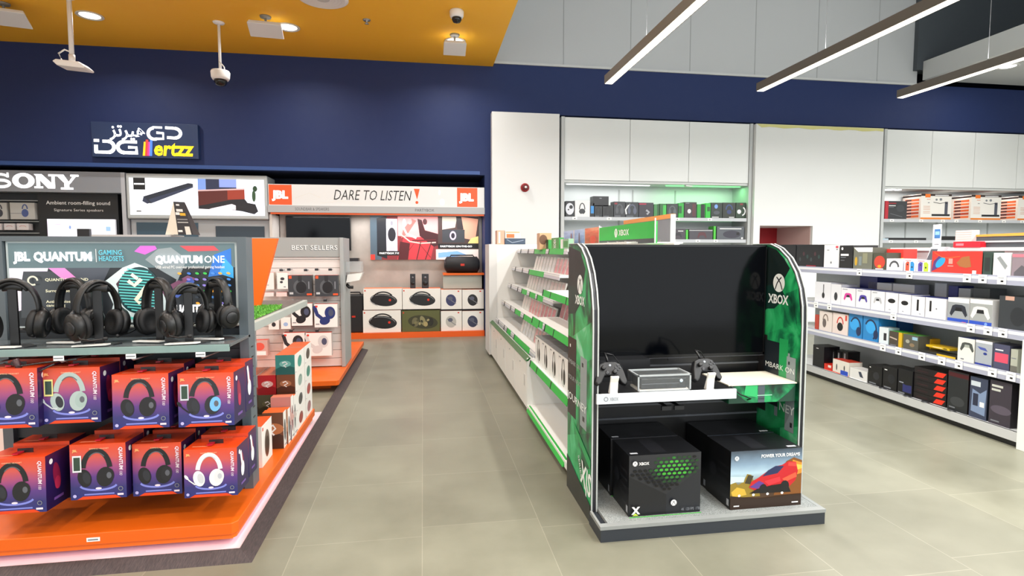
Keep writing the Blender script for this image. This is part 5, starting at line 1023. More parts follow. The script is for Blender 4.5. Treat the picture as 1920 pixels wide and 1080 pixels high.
wrow(2.152, 9.86, [
 ('headset_package', 'black box with a black and white headset, leftmost on the lit cabinet shelf', 'boxed headset', 1061, 1077, 377, .2, '#1a1b1f', None, lambda P, a: (P.ell(.45*a, .5, .28, .38, PR('#e0e2ea')), P.ell(.6*a, .62, .12, .12, K0), P.ell(.3*a, .45, .05, .05, K0))),
 ('headset_package', 'white box with a grey headset on the lit cabinet shelf', 'boxed headset', 1078, 1106, 376, .2, '#e9e9e9', None, lambda P, a: (P.arc(.48*a, .45, .17, .38, 0, 180, .06, K1), P.ell(.48*a, .33, .20, .17, K1), P.ell(.48*a, .14, .05, .06, W0))),
 ('headset_package', 'narrow black and blue box beside the white headset box', 'box', 1107, 1114, 381, .2, '#15171c', None, lambda P, a: P.rect(.1*a, .25, .9*a, .8, PR('#2f8fd8'))),
 ('headset_package', 'dark box under the topmost black box in the lit cabinet', 'box', 1115, 1129, 385, .2, '#24292c', None, A_kh('#101214')),
 ('headset_package', 'black box lying on top of two others in the lit cabinet', 'box', 1112, 1141, 368, .2, '#1c1d20', None, lambda P, a: P.rect(.4*a, .75, .55*a, .85, GR), .195),
 ('headset_package', 'dark box with a black headset, right below the topmost box', 'box', 1130, 1150, 385, .2, '#1d2022', None, A_kh('#0c0d0e')),
 ('headset_package', 'charcoal box with a small red corner and a headset outline', 'box', 1151, 1172, 378, .2, '#34363c', None, A_kh('#55585e', red='#9a2030')),
 ('headset_package', 'charcoal box with a white slanted stripe in the lit cabinet', 'box', 1173, 1197, 379, .2, '#2e3238', None, lambda P, a: (P.stroke([(.3*a, .9), (.0, .5), (.05, .2)], .1, W0), A_kh('#5a6074')(P, a))),
 ('headset_package', 'dark purple box with a pale streak in the lit cabinet', 'box', 1198, 1225, 380, .2, '#33303a', None, lambda P, a: (P.rect(0, .86, .5*a, .95, PR('#b02848')), P.stroke([(.5*a, .5), (.7*a, .35), (.55*a, .2)], .14, PR('#a8a8b0')))),
 ('headset_package', 'green box, first of the green ones in the lit cabinet', 'box', 1226, 1236, 383, .2, '#3f8a4a', None, lambda P, a: P.rect(.6*a, 0, a, 1, PR('#28582f'))),
 ('headset_package', 'dark and green box right of the first green one', 'box', 1237, 1249, 382, .2, '#2f6a38', None, lambda P, a: P.rect(.5*a, .2, a, .9, PR('#3fc04a'))),
 ('headset_package', 'dark box with a grey headset between green ones', 'box', 1250, 1271, 382, .2, '#33393a', '#2fae45', A_kh('#5a6266')),
 ('headset_package', 'bright green box in front of the middle upright', 'box', 1272, 1282, 381, .2, '#2fb03e', None, lambda P, a: P.rect(0, .3, .6*a, .8, PR('#1f5a2a'))),
 ('headset_package', 'dark red grey box with a small white headset picture', 'box', 1283, 1306, 379, .2, '#3c3338', None, lambda P, a: (P.ell(.4*a, .42, .12, .14, W0), P.rect(.1*a, .9, .4*a, .95, GR), P.rect(.65*a, .1, .9*a, .9, PR('#5a2a30')))),
 ('headset_package', 'green box with a black middle, left of the blue headset box', 'box', 1307, 1322, 383, .2, '#27a83a', None, lambda P, a: P.rect(.45*a, 0, .95*a, 1, K0)),
 ('headset_package', 'bright green narrow box left of the row of three dark ones', 'box', 1323, 1332, 381, .2, '#2fc03e', None, lambda P, a: P.rect(.3*a, .45, .9*a, .75, PR('#14601f'))),
 ('headset_package', 'dark box with a blue lit headset picture', 'box', 1333, 1354, 380, .2, '#23302a', None, lambda P, a: (P.ell(.45*a, .75, .12, .14, PR('#7aa8f0')), P.ell(.5*a, .35, .22, .12, PR('#4a5058')), P.rect(.1*a, .03, .7*a, .08, W0))),
 ('headset_package', 'dark box with a navy headset picture, second from the right in the lit cabinet', 'box', 1355, 1379, 380, .2, '#262d26', None, lambda P, a: (P.arc(.5*a, .55, .22, .3, 0, 180, .08, PR('#2f4a80')), P.ell(.5*a, .40, .16, .14, PR('#2a3a70')), P.rect(.5*a, .03, .9*a, .08, W0))),
 ('headset_package', 'dark green box with a white headset, rightmost in the lit cabinet', 'box', 1380, 1398, 380, .2, '#1f3a24', None, lambda P, a: (P.ell(.32*a, .42, .14, .14, W0), P.arc(.5*a, .45, .3, .28, -70, 60, .08, W0), P.rect(.4*a, .85, .7*a, .95, PR('#8a1f2a')))),
], 'headset packages in the lit wall cabinet')
wrow(1.752, 9.86, [
 ('controller_box', 'dark package with a grey game controller, left of three on the lower cabinet shelf', 'boxed controller', 1258, 1286, 429, .2, '#4a434c', None, lambda P, a: (P.rect(.5*a, .75, .85*a, .82, W0), art_pad(P, .5*a, .4, .8, PR('#332f38')))),
 ('controller_box', 'thin bright green package edge, left of two on the lower cabinet shelf', 'box', 1287, 1291, 431, .2, '#4fc43e', None, None),
 ('controller_box', 'dark package with a red tinted controller, middle of three on the lower cabinet shelf', 'boxed controller', 1293, 1337, 430, .2, '#4a474f', None, lambda P, a: (P.rect(.0, .85, a, .93, GREYW), art_pad(P, .55*a, .45, 1.0, PR('#5c3038')))),
 ('controller_box', 'thin bright green package edge, right of two on the lower cabinet shelf', 'box', 1339, 1343, 424, .2, '#4fc43e', None, None),
 ('controller_box', 'wide grey package with a black controller, right of three on the lower cabinet shelf', 'boxed controller', 1345, 1396, 425, .2, '#5a5f66', None, lambda P, a: (P.rect(.1*a, .80, .9*a, .87, W0), P.ell(.55*a, .40, .75, .30, PR('#3a3846')), P.rect(.72*a, .35, .82*a, .55, K0), P.ell(.93*a, .1, .08, .08, W0))),
], 'controller packages on the lower cabinet shelf')
def A_bar(P, a):
    P.rect(0, .92, a, 1, PR('#2a1614')); P.rect(.13*a, .86, .30*a, 1, PR('#f07a28')); P.rect(.45*a, .94, .9*a, .97, W0)
    P.rect(0, 0, a, .07, PR('#e8862e')); P.rect(.18*a, .78, .30*a, .80, PR('#d86a3a')); P.rect(.22*a, .64, .28*a, .67, GR)
    for v in (.5, .44, .38, .3, .24): P.rect(.08*a, v, .30*a, v+.02, PR('#d8a890'))
    P.rect(.36*a, .13, .96*a, .21, PR('#16181c')); P.rect(.78*a, .20, .88*a, .70, PR('#4a4e5c')); P.rect(.80*a, .62, .86*a, .68, PR('#23262e')); P.stroke([(.40*a, .68), (.62*a, .63), (.82*a, .68)], .02, K1); P.ell(.50*a, .78, .05, .04, GR); P.ell(.64*a, .79, .06, .05, GR)
def A_barside(P, a):
    P.rect(0, .90, a, .97, PR('#2a1614'))
    for i, c in enumerate(('#e8703a', '#b8482a', '#d8602e', '#c8502a', '#e8703a', '#d86030')): P.rect(.15*a, .08+.13*i, .9*a, .17+.13*i, PR(c)); P.rect(.2*a, .10+.13*i, .5*a, .15+.13*i, K1)
wrow(2.168, 9.86, [
 ('speaker_carton', 'dark grey carton with a red spine at the left of the right wall cabinet', 'box', 1659, 1700, 377, .3, '#3a3c40', '#a02a34', lambda P, a: (P.rect(0, 0, .15*a, 1, PR('#b82a38')), P.rect(.15*a, .84, .5*a, .90, PR('#a02a34')), P.rect(.17*a, .72, .48*a, .76, W0), P.rect(.17*a, .64, .40*a, .66, GR), P.stroke([(.25*a, .3), (.8*a, .12)], .02, GR), P.ell(.7*a, .6, .25, .2, PR('#44474c'))))], 'speaker cartons in the right wall cabinet')
for i, (a, b, c) in enumerate(((1703, 1726, 1783), (1795, 1820, 1876), (1888, 1908, 1966))):
    yb = 9.86; x0, x1 = atY(b, 400, yb).x, atY(c, 400, yb).x; zt = atY(c-20, 364+i*2, yb).z
    pkg('speaker_carton', ['large white and orange bar speaker carton, nearest the red spined one', 'large white and orange bar speaker carton, middle one of three', 'large white and orange bar speaker carton cut by the right picture edge'][i], 'box', Frame(0, 0, 0), x0, x1, 2.168, zt, yb+.0, .44, '#ece8e2', A_bar, '#e6d8cc', '#3a201a', 'bar speaker cartons', lart=A_barside)
wrow(1.752, 9.90, [('bar_speaker', 'long black bar speaker on the lower shelf of the right wall cabinet', 'speaker', 1669, 1739, 446, .1, '#141518', None, None), ('bar_speaker', 'shorter black bar speaker right of the screen picture stand', 'speaker', 1762, 1795, 443, .1, '#141518', None, None), ('accessory_box', 'small pale blue box at the left end of the long bar speaker', 'box', 1657, 1668, 447, .1, '#b8ccd6', None, None)], None)

# ================================================================== SPEAKER WALL DISPLAY (in the recess)
CONC = speck_mat('concrete_panel', '#a8a29c', '#bdb7b0', 2.2, .8)
t = thing('speaker_wall_display', 'speaker wall display with pale header, grey concrete look back and orange trims', 'display wall', (0, 0, 0))
MB().box(-2.50, 1.085, 10.0, 10.55, 0, .098, M('#ea5f1a', .4)).build('orange_plinth', t)
MB().box(-2.50, 1.085, 10.50, 10.56, .1, 2.2, CONC).build('back_panel', t)
mb = MB().box(-2.545, 1.085, 9.97, 10.55, 2.30, 2.655, M('#e6e8e8', .4)).box(-2.555, 1.09, 9.955, 10.5, 2.185, 2.30, M('#b2b5b7', .4)); mb.build('header_box', t)
MB().box(-2.52, 1.08, 9.975, 10.02, 2.155, 2.184, M('#e2602a', .45, emit=.2)).box(1.04, 1.085, 10.42, 10.5, .1, 2.155, M('#8f8d8b', .5)).box(-2.55, -2.51, 10.02, 10.5, .1, 2.155, M('#d8d4d0', .5)).build('orange_edge', t)
area('display_header_light', (-.7, 10.2, 2.15), (3.2, .05), 22, (1, .97, .95))
P = MB(); P.face('F', -2.545, 1.085, 9.97, 10.55, 2.30, 2.655)
def hx(px): return (atY(px, 365, 9.97).x+2.545)/.355
OR = M('#e0521e', .4, emit=.25)
P.rect(hx(504), .03, hx(547), .97, OR); P.text('JBL', hx(512), .34, .34, LIT, w=hx(540)-hx(512), bold=.05); P.build('logo_panel', t)
P = MB(); P.face('F', -2.545, 1.085, 9.97, 10.55, 2.30, 2.655)
P.rect(hx(857), .03, hx(895), .97, OR); P.text('JBL', hx(863), .34, .34, LIT, w=hx(888)-hx(863), bold=.05); P.build('logo_panel', t)
P = MB(); P.face('F', -2.545, 1.085, 9.97, 10.55, 2.30, 2.655)
P.text('DARE TO LISTEN', hx(624), .30, .48, K0, w=hx(772)-hx(624), bold=-.004, shear=.25)
P.build('slogan', t)
P = MB(); P.face('F', -2.545, 1.085, 9.97, 10.55, 2.30, 2.655)
P.poly([(hx(776), .88), (hx(787), .88), (hx(782), .36)], OR); P.ell(hx(781.5), .22, .07, .07, OR)
P.build('exclamation_mark', t)
P = MB(); P.face('F', -2.545, 1.085, 9.97, 10.55, 2.30, 2.655)
P.ell(hx(829), .25, .12, .16, M('#f2f2f2', .4, emit=.4)); P.ell(hx(824), .72, .05, .12, M('#f2f2f2', .4, emit=.4)); P.stroke([(hx(553), .35), (hx(580), .6), (hx(600), .4)], .03, PR('#e4e4e0')); P.stroke([(hx(600), .12), (hx(640), .25), (hx(680), .10)], .03, PR('#e8e8e4'))
P.build('drawn_figures', t)
P = MB(); P.face('F', -2.555, 1.09, 9.955, 10.5, 2.185, 2.30)
g = lambda px: (atY(px, 394, 9.955).x+2.555)/.115
P.text('SOUNDBAR & SPEAKERS', g(553), .3, .42, PR('#5a5c5e'), w=g(617)-g(553)); P.build('section_title', t)
P = MB(); P.face('F', -2.555, 1.09, 9.955, 10.5, 2.185, 2.30); P.text('PARTYBOX', g(778), .3, .42, PR('#4a4c4e'), w=g(814)-g(778)); P.build('section_title', t)
# television and mount
p0, p1 = atY(537, 470, 10.42), atY(657, 406, 10.42)
t = thing('television', 'black wall television on the concrete panel left of the lit picture', 'television', ((p0.x+p1.x)/2, 10.42, p0.z))
wv, hv = (p1.x-p0.x), p1.z-p0.z
MB().box(-wv/2, wv/2, 0, .05, 0, hv, K0).build('cabinet', t, bevel=.004); MB().box(-wv/2+.012, wv/2-.012, -.003, -.0005, .02, hv-.012, screen_black).build('screen', t)
MB().box(-.1, .1, .05, .08, hv*.3, hv*.7, K1).build('wall_mount', t)
def flat_thing(name, label, cat, a, b, ty, by, y, dep, m, art=None, group=None, em=None):
    p0, p1 = atY(a, by, y), atY(b, by, y); zt = atY((a+b)/2, ty, y).z
    mb = MB().box(0, p1.x-p0.x, 0, dep, 0, zt-p0.z, m); mb.face('F', 0, p1.x-p0.x, 0, dep, 0, zt-p0.z)
    if art: art(mb, mb.a)
    return mb.build(name, None, (p0.x, y, p0.z), 0, label=label, cat=cat, group=group)
LE = lambda h, e=.55: M(h, .3, emit=e)
def A_party(P, a):
    P.rect(0, 0, a, 1, LE('#7a2a2e')); P.poly([(0, 0), (.10*a, 0), (.12*a, 1), (0, 1)], LE('#4a5a66')); P.poly([(.25*a, .55), (.62*a, .45), (.64*a, 1), (.25*a, 1)], LE('#e89a9a'))
    P.poly([(.24*a, .0), (.55*a, .0), (.60*a, .55), (.30*a, .50)], LE('#b8323a')); P.poly([(.34*a, .60), (.42*a, .9), (.38*a, .95), (.30*a, .7), (.28*a, .5)], LE('#d86a64')); P.ell(.36*a, .88, .05, .07, LE('#e8a0a0'))
    P.poly([(.45*a, .55), (.43*a, .95), (.47*a, .92), (.50*a, .68), (.62*a, .60), (.64*a, .35), (.58*a, .3)], LE('#3a1418')); P.stroke([(.30*a, .05), (.42*a, .45), (.55*a, .05)], .02, LE('#8a1f24'))
    P.poly([(.06*a, .10), (.15*a, .02), (.15*a, 1), (.06*a, .95)], LE('#23262e', .1)); P.rect(.145*a, .12, .245*a, .94, LE('#d8d4e0')); P.ell(.195*a, .58, .09, .16, LE('#26242c', .1)); P.ell(.195*a, .26, .07, .10, LE('#b8b4c4')); P.ell(.195*a, .84, .03, .05, LE('#8a8894'))
    P.rect(.06*a, .10, .32*a, .20, K0); P.text('PARTYBOX 710', .08*a, .13, .04, LE('#ffffff', 1), w=.18*a, bold=.02)
    P.rect(.62*a, 0, a, 1, LE('#43302e')); P.poly([(.66*a, .7), (.78*a, .75), (.80*a, 1), (.66*a, 1)], LE('#c8b8a8')); P.poly([(.86*a, .5), (.97*a, .45), (a, .95), (.84*a, 1)], LE('#d89a80')); P.poly([(.60*a, 0), (a, 0), (a, .24), (.60*a, .24)], LE('#e8d8d0'))
    P.rect(.66*a, .40, .87*a, .70, LE('#3a3c42', .15)); P.ell(.76*a, .56, .075, .105, LE('#d8b8e0')); P.ell(.76*a, .56, .045, .065, LE('#2a2430', .1)); P.rect(.62*a, .26, a, .37, K0); P.text('PARTYBOX ON-THE-GO', .64*a, .29, .04, LE('#ffffff', 1), w=.30*a, bold=.02)
    P.stroke([(.26*a, .62), (.36*a, .42), (.46*a, .38), (.60*a, .40)], .03, LE('#e8b0a8')); P.stroke([(.30*a, .75), (.33*a, .60), (.42*a, .50)], .05, LE('#f0c0b8')); P.stroke([(.42*a, .0), (.46*a, .42)], .018, LE('#3a1014')); P.stroke([(.56*a, .42), (.50*a, .0)], .018, LE('#3a1014')); P.stroke([(.38*a, .44), (.60*a, .46)], .03, LE('#5a1a1e'))
    P.ell(.50*a, .88, .05, .07, LE('#4a2024')); P.poly([(.25*a, .0), (.34*a, .0), (.36*a, .38), (.27*a, .42)], LE('#4a1418')); P.ell(.31*a, .85, .04, .1, LE('#f0c8c0')); P.rect(.0, .0, .04*a, .12, LE('#d83a30'))
    P.poly([(.9*a, .38), (a, .38), (a, .55), (.93*a, .5)], LE('#e8d080')); P.poly([(.80*a, .72), (.86*a, .70), (.84*a, 1), (.79*a, 1)], LE('#2a2224')); P.poly([(.62*a, .04), (.9*a, .10), (.8*a, .2), (.62*a, .16)], LE('#7aa8d8'))
flat_thing('lit_picture', 'glowing picture panel with a party scene and two speakers on the speaker wall', 'picture', 695, 897, 406, 487, 10.44, .06, M('#d8d8d8', .4, emit=.3), A_party)
# shelves and speakers
p0 = atY(831, 516, 10.1); p1 = atY(908, 510, 10.1)
MB().box(0, p1.x-p0.x, 0, .40, 0, .035, ORANGE).build('wall_shelf', None, (p0.x, 10.08, p0.z), label='small orange wall shelf carrying the large black portable speaker', cat='shelf')
zs_ = p0.z+.035
q0, q1 = atY(833, 512, 10.2), atY(900, 512, 10.2)
t = thing('portable_speaker', 'wide black barrel speaker on the orange wall shelf', 'speaker', ((q0.x+q1.x)/2, 10.25, zs_))
ww = (q1.x-q0.x)
MB().lathe([(.10, -.5*ww+.02), (.145, -.5*ww+.05), (.15, 0), (.145, .5*ww-.05), (.10, .5*ww-.02)], (0, 0, .15), M('#15161a', .7), axis=(1, 0, 0), seg=28).build('body', t)
MB().lathe([(.09, 0), (.09, .02), (.05, .03)], (.5*ww-.03, 0, .15), K1, axis=(1, 0, 0)).lathe([(.09, 0), (.09, .02), (.05, .03)], (-.5*ww+.03, 0, .15), K1, axis=(-1, 0, 0)).build('end_cap', t)
MB().tube([(-.22, 0, .28), (-.2, 0, .32), (.2, 0, .32), (.22, 0, .28)], .012, K0, 8).build('handle', t)
MB().box(-.035, .035, -.153, -.150, .13, .17, M('#c8301e', .4)).build('logo', t)
t = thing('display_podium', 'pale glass riser under the orange wall shelf above the boxed speakers', 'riser', (p0.x, 10.14, .855))
MB().box(0, .70, 0, .25, .0, p0.z-.86, M('#aeb3aa', .3)).build('block', t)
def box10(label, a, b, ty, by, art, col='#ecebe6', zb=None, y=10.06, dep=.3, top='#e8703a', group='boxed speakers on the speaker wall', side=None):
    return onY('speaker_box', label, 'boxed speaker', a, b, ty, by, y, dep, col, art, side, top, group, zb=zb)
A_boom = lambda P, a: (art_oval_speaker(P, .52*a, .46, 1.25, PR('#1b1d20'), PR('#8a8e92')), P.ell(.07, .90, .035, .035, PR('#d8402e')))
A_camo = lambda P, a: (P.rect(0, 0, a, 1, PR('#5c5f36')), P.ell(.55*a, .45, .7, .32, PR('#3a3a24'), -6), P.ell(.35*a, .45, .16, .22, PR('#6a664a')), P.ell(.55*a, .5, .12, .25, PR('#8a8560'), 20), P.ell(.75*a, .45, .14, .2, PR('#23231a')), [P.ell((.3+.055*i)*a, .32+.22*((i*7) % 5)/4, .07, .05, PR(('#2c2c1c', '#7a7650', '#4a4a2e', '#a39a70')[i % 4]), 30*i) for i in range(9)], P.ell(.62*a, .35, .1, .12, PR('#a89a6a')), P.ell(.07, .90, .035, .035, PR('#d8402e')))
def A_round(c): return lambda P, a: (P.ell(.48*a, .46, .26, .30, PR(c), 10), P.stroke([(.30*a, .60), (.55*a, .40), (.72*a, .28)], .035, GR), P.ell(.45*a, .55, .12, .10, PR('#5a5e70')), P.rect(.8*a, .88, .88*a, .94, PR('#d8402e')))
z1 = .100
box10('white box with a black oval boom speaker, bottom left of the four wide ones', 681, 752, 582, 621, A_boom, zb=z1); zt = atY(716, 581, 10.06).z
box10('white box with a black oval boom speaker, stacked top left', 682, 754, 541, 580, A_boom, zb=zt+.003)
box10('camouflage patterned speaker box at the bottom of the middle stack', 754, 825, 582, 621, A_camo, '#5c5f36', zb=z1, side='#3a3a24', top='#5c5f36')
box10('white box with a black oval boom speaker, below the pair of small black speakers', 755, 826, 541, 580, A_boom, zb=zt+.003); z2 = atY(790, 541, 10.06).z
zq = atY(866, 583, 10.06).z
box10('small white speaker box with a pale grey round speaker, bottom row', 827, 866, 583, 618, A_round('#b9b9b4'), zb=z1)
box10('small white speaker box with a dark blue round speaker, bottom row', 867, 907, 583, 618, A_round('#3a3f58'), zb=z1)
box10('small white speaker box with a navy round speaker, upper row', 827, 866, 543, 578, A_round('#3a3f66'), zb=zq+.035)
box10('small white speaker box with a charcoal round speaker, upper row', 867, 907, 543, 578, A_round('#26282c'), zb=zq+.035)
mx0, mx1 = atY(827, 580, 10.06).x, atY(908, 580, 10.06).x
MB().box(mx0, mx1, 10.08, 10.35, zq+.004, zq+.033, K0).build('shelf_board', None, label='black shelf board between the two rows of small speaker boxes', cat='shelf')
for i, (a, b) in enumerate(((769, 779), (791, 804))):
    p0, p1 = atY(a, 540, 10.12), atY(b, 540, 10.12); zt2 = atY(a, 514, 10.12).z
    t = thing('desk_speaker', ['small upright black speaker on the boom speaker box, left of the pair', 'small upright black speaker on the boom speaker box, right of the pair'][i], 'speaker', ((p0.x+p1.x)/2, 10.14, zt+.003+.375 if False else z2+.001), group='pair of desk speakers')
    hh_ = zt2-z2; w_ = (p1.x-p0.x)/2
    MB().box(-w_, w_, 0, .12, 0, hh_, K1).build('cabinet', t, bevel=.006); MB().lathe([(w_*.7, 0), (w_*.6, .008), (.001, .003)], (0, 0, hh_*.35), K0, axis=(0, -1, 0), seg=18).build('woofer', t); MB().lathe([(w_*.4, 0), (.001, .003)], (0, 0, hh_*.75), GR, axis=(0, -1, 0), seg=14).build('tweeter', t)
p0, p1 = atY(646, 620, 10.1), atY(681, 620, 10.1); zt3 = atY(663, 553, 10.1).z
t = thing('floor_speaker', 'tall black party speaker standing left of the boxed boom speakers', 'speaker', ((p0.x+p1.x)/2, 10.1, .099)); w_ = (p1.x-p0.x)/2
MB().box(-w_, w_, 0, .3, 0, zt3-.1, M('#16171b', .6)).build('cabinet', t, bevel=.02); MB().box(-.03, .03, -.004, .0, .27, .30, M('#c8301e', .4)).build('logo', t)
MB().tube([(-.12, .1, zt3-.1), (-.1, .1, zt3-.06), (.1, .1, zt3-.06), (.12, .1, zt3-.1)], .014, K0, 8).build('handle', t)
flat_thing('wall_shelf', 'small dark shelf below the wall television', 'shelf', 643, 672, 484, 490, 10.3, .2, K1)

# ================================================================== HEADPHONE AND SOUND BAR DISPLAYS AT THE LEFT
t = thing('headphone_display', 'grey display wall with large glowing slab letters at the left edge', 'display wall', (0, 0, 0))
X0, X1 = -7.4, -4.80
MB().box(X0, X1, 10.0, 10.5, 2.47, 2.80, M('#8e939b', .45)).build('header_box', t)
MB().box(X0, X1, 10.3, 10.5, 0, 2.465, M('#33363a', .5)).box(X1, X1+.06, 10.0, 10.5, 0, 2.80, M('#b9bdc4', .4)).build('body', t)
MB().box(X0, -4.9, 10.02, 10.3, .0, 1.3, M('#2a2c30', .5)).build('counter', t)
P = MB(); P.face('F', X0, X1, 10.0, 10.5, 2.47, 2.80); s_ = lambda px: (atY(px, 340, 10.0).x-X0)/.33; v_ = lambda px, py: (atY(px, py, 10.0).z-2.47)/.33
ov = .19; Lc = LIT
# O N Y drawn as slab serif letters; S as a heavy curve
cu = (s_(23)+s_(65))/2; ru = (s_(65)-s_(23))/2
P.k += 1
n = 28; e = .001; vs = []
for i in range(n):
    c_, d_ = math.cos(2*math.pi*i/n), math.sin(2*math.pi*i/n); vs += [P.q(cu+ru*c_, .52+.36*d_, e), P.q(cu+ru*.45*c_, .52+.21*d_, e)]
P.add(vs, [[2*i, (2*i+2) % (2*n), (2*i+3) % (2*n), 2*i+1] for i in range(n)], Lc)
P.arc(s_(0), .67, s_(15)-s_(0), .13, 20, 265, .11, Lc); P.arc(s_(1), .37, s_(18)-s_(1), .16, 95, -160, .13, Lc); P.rect(s_(13), .66, s_(17), .88, Lc)
a0, a1 = s_(64), s_(105); w3 = (a1-a0)
P.poly([(a0, .84), (a0+.36*w3, .84), (a0+.80*w3, .42), (a0+.80*w3, .17), (a0+.92*w3, .17), (a0+.92*w3, .84), (a0+.80*w3, .84)][:4]+[(a0+.95*w3, .17), (a0+.62*w3, .17)], Lc)
P.rect(a0+.10*w3, .17, a0+.27*w3, .84, Lc); P.rect(a0, .17, a0+.40*w3, .26, Lc); P.rect(a0+.80*w3, .17, a0+.95*w3, .84, Lc); P.rect(a0+.66*w3, .75, a0+1.06*w3, .84, Lc)
b0, b1 = s_(102), s_(148); w4 = b1-b0
P.poly([(b0+.05*w4, .84), (b0+.38*w4, .84), (b0+.60*w4, .46), (b0+.60*w4, .20), (b0+.40*w4, .20), (b0+.40*w4, .44)], Lc); P.poly([(b0+.55*w4, .44), (b0+.80*w4, .84), (b0+.95*w4, .84), (b0+.62*w4, .38)], Lc); P.rect(b0+.66*w4, .75, b1, .84, Lc); P.rect(b0+.25*w4, .13, b0+.76*w4, .22, Lc)
P.build('lettering', t)
x_, z_ = lambda px: atY(px, 400, 10.28).x, lambda py: atY(140, py, 10.28).z
MB().box(x_(80), x_(228), 10.18, 10.295, 1.3, z_(364), M('#1d1f23', .4)).build('black_panel', t)
P = MB(); bb = (x_(80), x_(228), 10.18, 10.295, 1.3, z_(364)); P.face('F', *bb); hh_ = bb[5]-bb[4]; wv = bb[1]-bb[0]
P.text('Ambient room-filling sound', wv/hh_*.5, 1-.17*1.0*.62/ .62*.9, .05, W0, al='c', w=wv/hh_*.80, bold=.01); P.build('slogan', t)
P = MB(); P.face('F', *bb); P.text('Signature Series speakers', wv/hh_*.5, .755, .035, W0, al='c', w=wv/hh_*.62); P.build('slogan', t)
def A_lit(P, a):
    P.rect(0, 0, a, 1, LE('#eef0fa', .9)); P.rect(0, 0, .2*a, .9, LE('#e4d8ee', .8)); P.ell(.33*a, .55, .06, .10, LE('#8aa4dc')); P.stroke([(.1*a, .7), (.3*a, .75), (.45*a, .7)], .02, LE('#b8b4cc')); P.rect(.86*a, .35, .93*a, .6, LE('#9ac0ee'))
flat_thing('lit_screen', 'bright white screen below the black panel with white slogan', 'screen', 90, 217, 411, 445, 10.1, .04, M('#e9e9ee', .3, emit=.4), A_lit)
flat_thing('dark_gadget', 'small black gadget standing in front of the bright white screen', 'gadget', 145, 168, 429, 446, 9.95, .06, K1)
def A_hp(c): return lambda P, a: (P.arc(.6*a, .62, .13, .26, 0, 180, .07, PR(c)), P.ell(.6*a, .38, .19, .24, PR(c)), P.rect(.0, .34, .45*a, .37, GR))
for i, (a, b, c) in enumerate(((-22, 14, '#3a3d48'), (20, 66, '#4a5a8e'))):
    flat_thing('headphone_box', ['grey boxed headphones cut by the left picture edge on the dark slatwall', 'grey box with blue headphones hanging on the dark slatwall'][i], 'boxed headphones', a, b, 380, 411, 10.15, .14, M('#b9b9b6', .45), A_hp(c), 'boxed headphones on the dark slatwall')
for i, (a, b) in enumerate(((-6, 3), (8, 28), (32, 54))):
    flat_thing('earbud_box', ['small white earphone box at the left picture edge, lower row', 'small white earphone box with a curved line, lower row', 'small white earphone box, right one of the lower row'][i], 'boxed earphones', a, b, 419, 431, 10.15, .1, M('#d6d0d2', .45), lambda P, a_: P.arc(.5*a_, .4, .3*a_, .25, 20, 160, .08, PR('#c08a8a')), 'small earphone boxes on the dark slatwall')
for k, py in enumerate((376, 415, 437)):
    p0 = atY(40, py, 10.2); MB().box(atY(-30, py, 10.2).x, atY(74, py, 10.2).x, 10.2, 10.29, p0.z-.008, p0.z+.008, M('#8e9294', .4)).build('slat_rail', t)

t = thing('sound_bar_display', 'pale display wall with two glowing pictures, a bar speaker and a living room', 'display wall', (0, 0, 0))
X0, X1 = -4.72, -2.56
ys = 9.98
MB().box(X0, X1, ys, 10.5, 2.06, 2.79, M('#b9c0c2', .35)).build('light_box', t, bevel=.02)
P = MB(); zb = atY(300, 403, ys).z; zt = atY(300, 334, ys).z; P.face('F', X0+.05, X1-.05, ys, 10.5, zb, zt); A = P.a
E2 = lambda h: M(h, .3, emit=.85); sp = A*.50
P.rect(0, 0, A, 1, E2('#eef4fb')); P.rect(.03*A, .68, .115*A, 1, M('#22252a', .4)); P.rect(.035*A, .815, .11*A, .855, E2('#ffffff'))
P.poly([(.09*A, .37), (.125*A, .30), (.145*A, .32), (.145*A, .48), (.10*A, .50)], M('#39425a', .4, emit=.1)); P.poly([(.10*A, .50), (.145*A, .32), (.15*A, .31), (.465*A, .76), (.465*A, .86), (.43*A, .88)], M('#2c3442', .4, emit=.1)); P.poly([(.135*A, .42), (.16*A, .32), (.465*A, .76), (.46*A, .80)], M('#3c4660', .4, emit=.1))
P.poly([(.25*A, .30), (.45*A, .42), (.48*A, .60), (.33*A, .42)], E2('#d8dcf0')); P.rect(.045*A, .08, .08*A, .12, M('#8a8e92', .4)); P.text('Smart soundbar', .09*A, .08, .035, GR, w=.14*A)
P.rect(sp, 0, A, 1, E2('#e8eefc')); P.rect(sp, .66, sp+.06*A, 1, E2('#6a86c0')); P.rect(sp+.06*A, .70, sp+.29*A, 1, M('#2c3450', .4, emit=.2)); P.rect(sp+.16*A, .78, sp+.29*A, 1, E2('#7a8cd8'))
P.poly([(sp, .20), (sp+.30*A, .38), (sp+.35*A, .45), (sp+.35*A, .72), (sp, .66)], M('#5a2622', .4, emit=.25)); P.poly([(sp+.22*A, .44), (sp+.35*A, .46), (sp+.35*A, .72), (sp+.22*A, .70)], M('#9a3a28', .4, emit=.3)); P.poly([(sp, .66), (sp+.35*A, .72), (sp+.35*A, .76), (sp, .70)], E2('#b89a9a'))
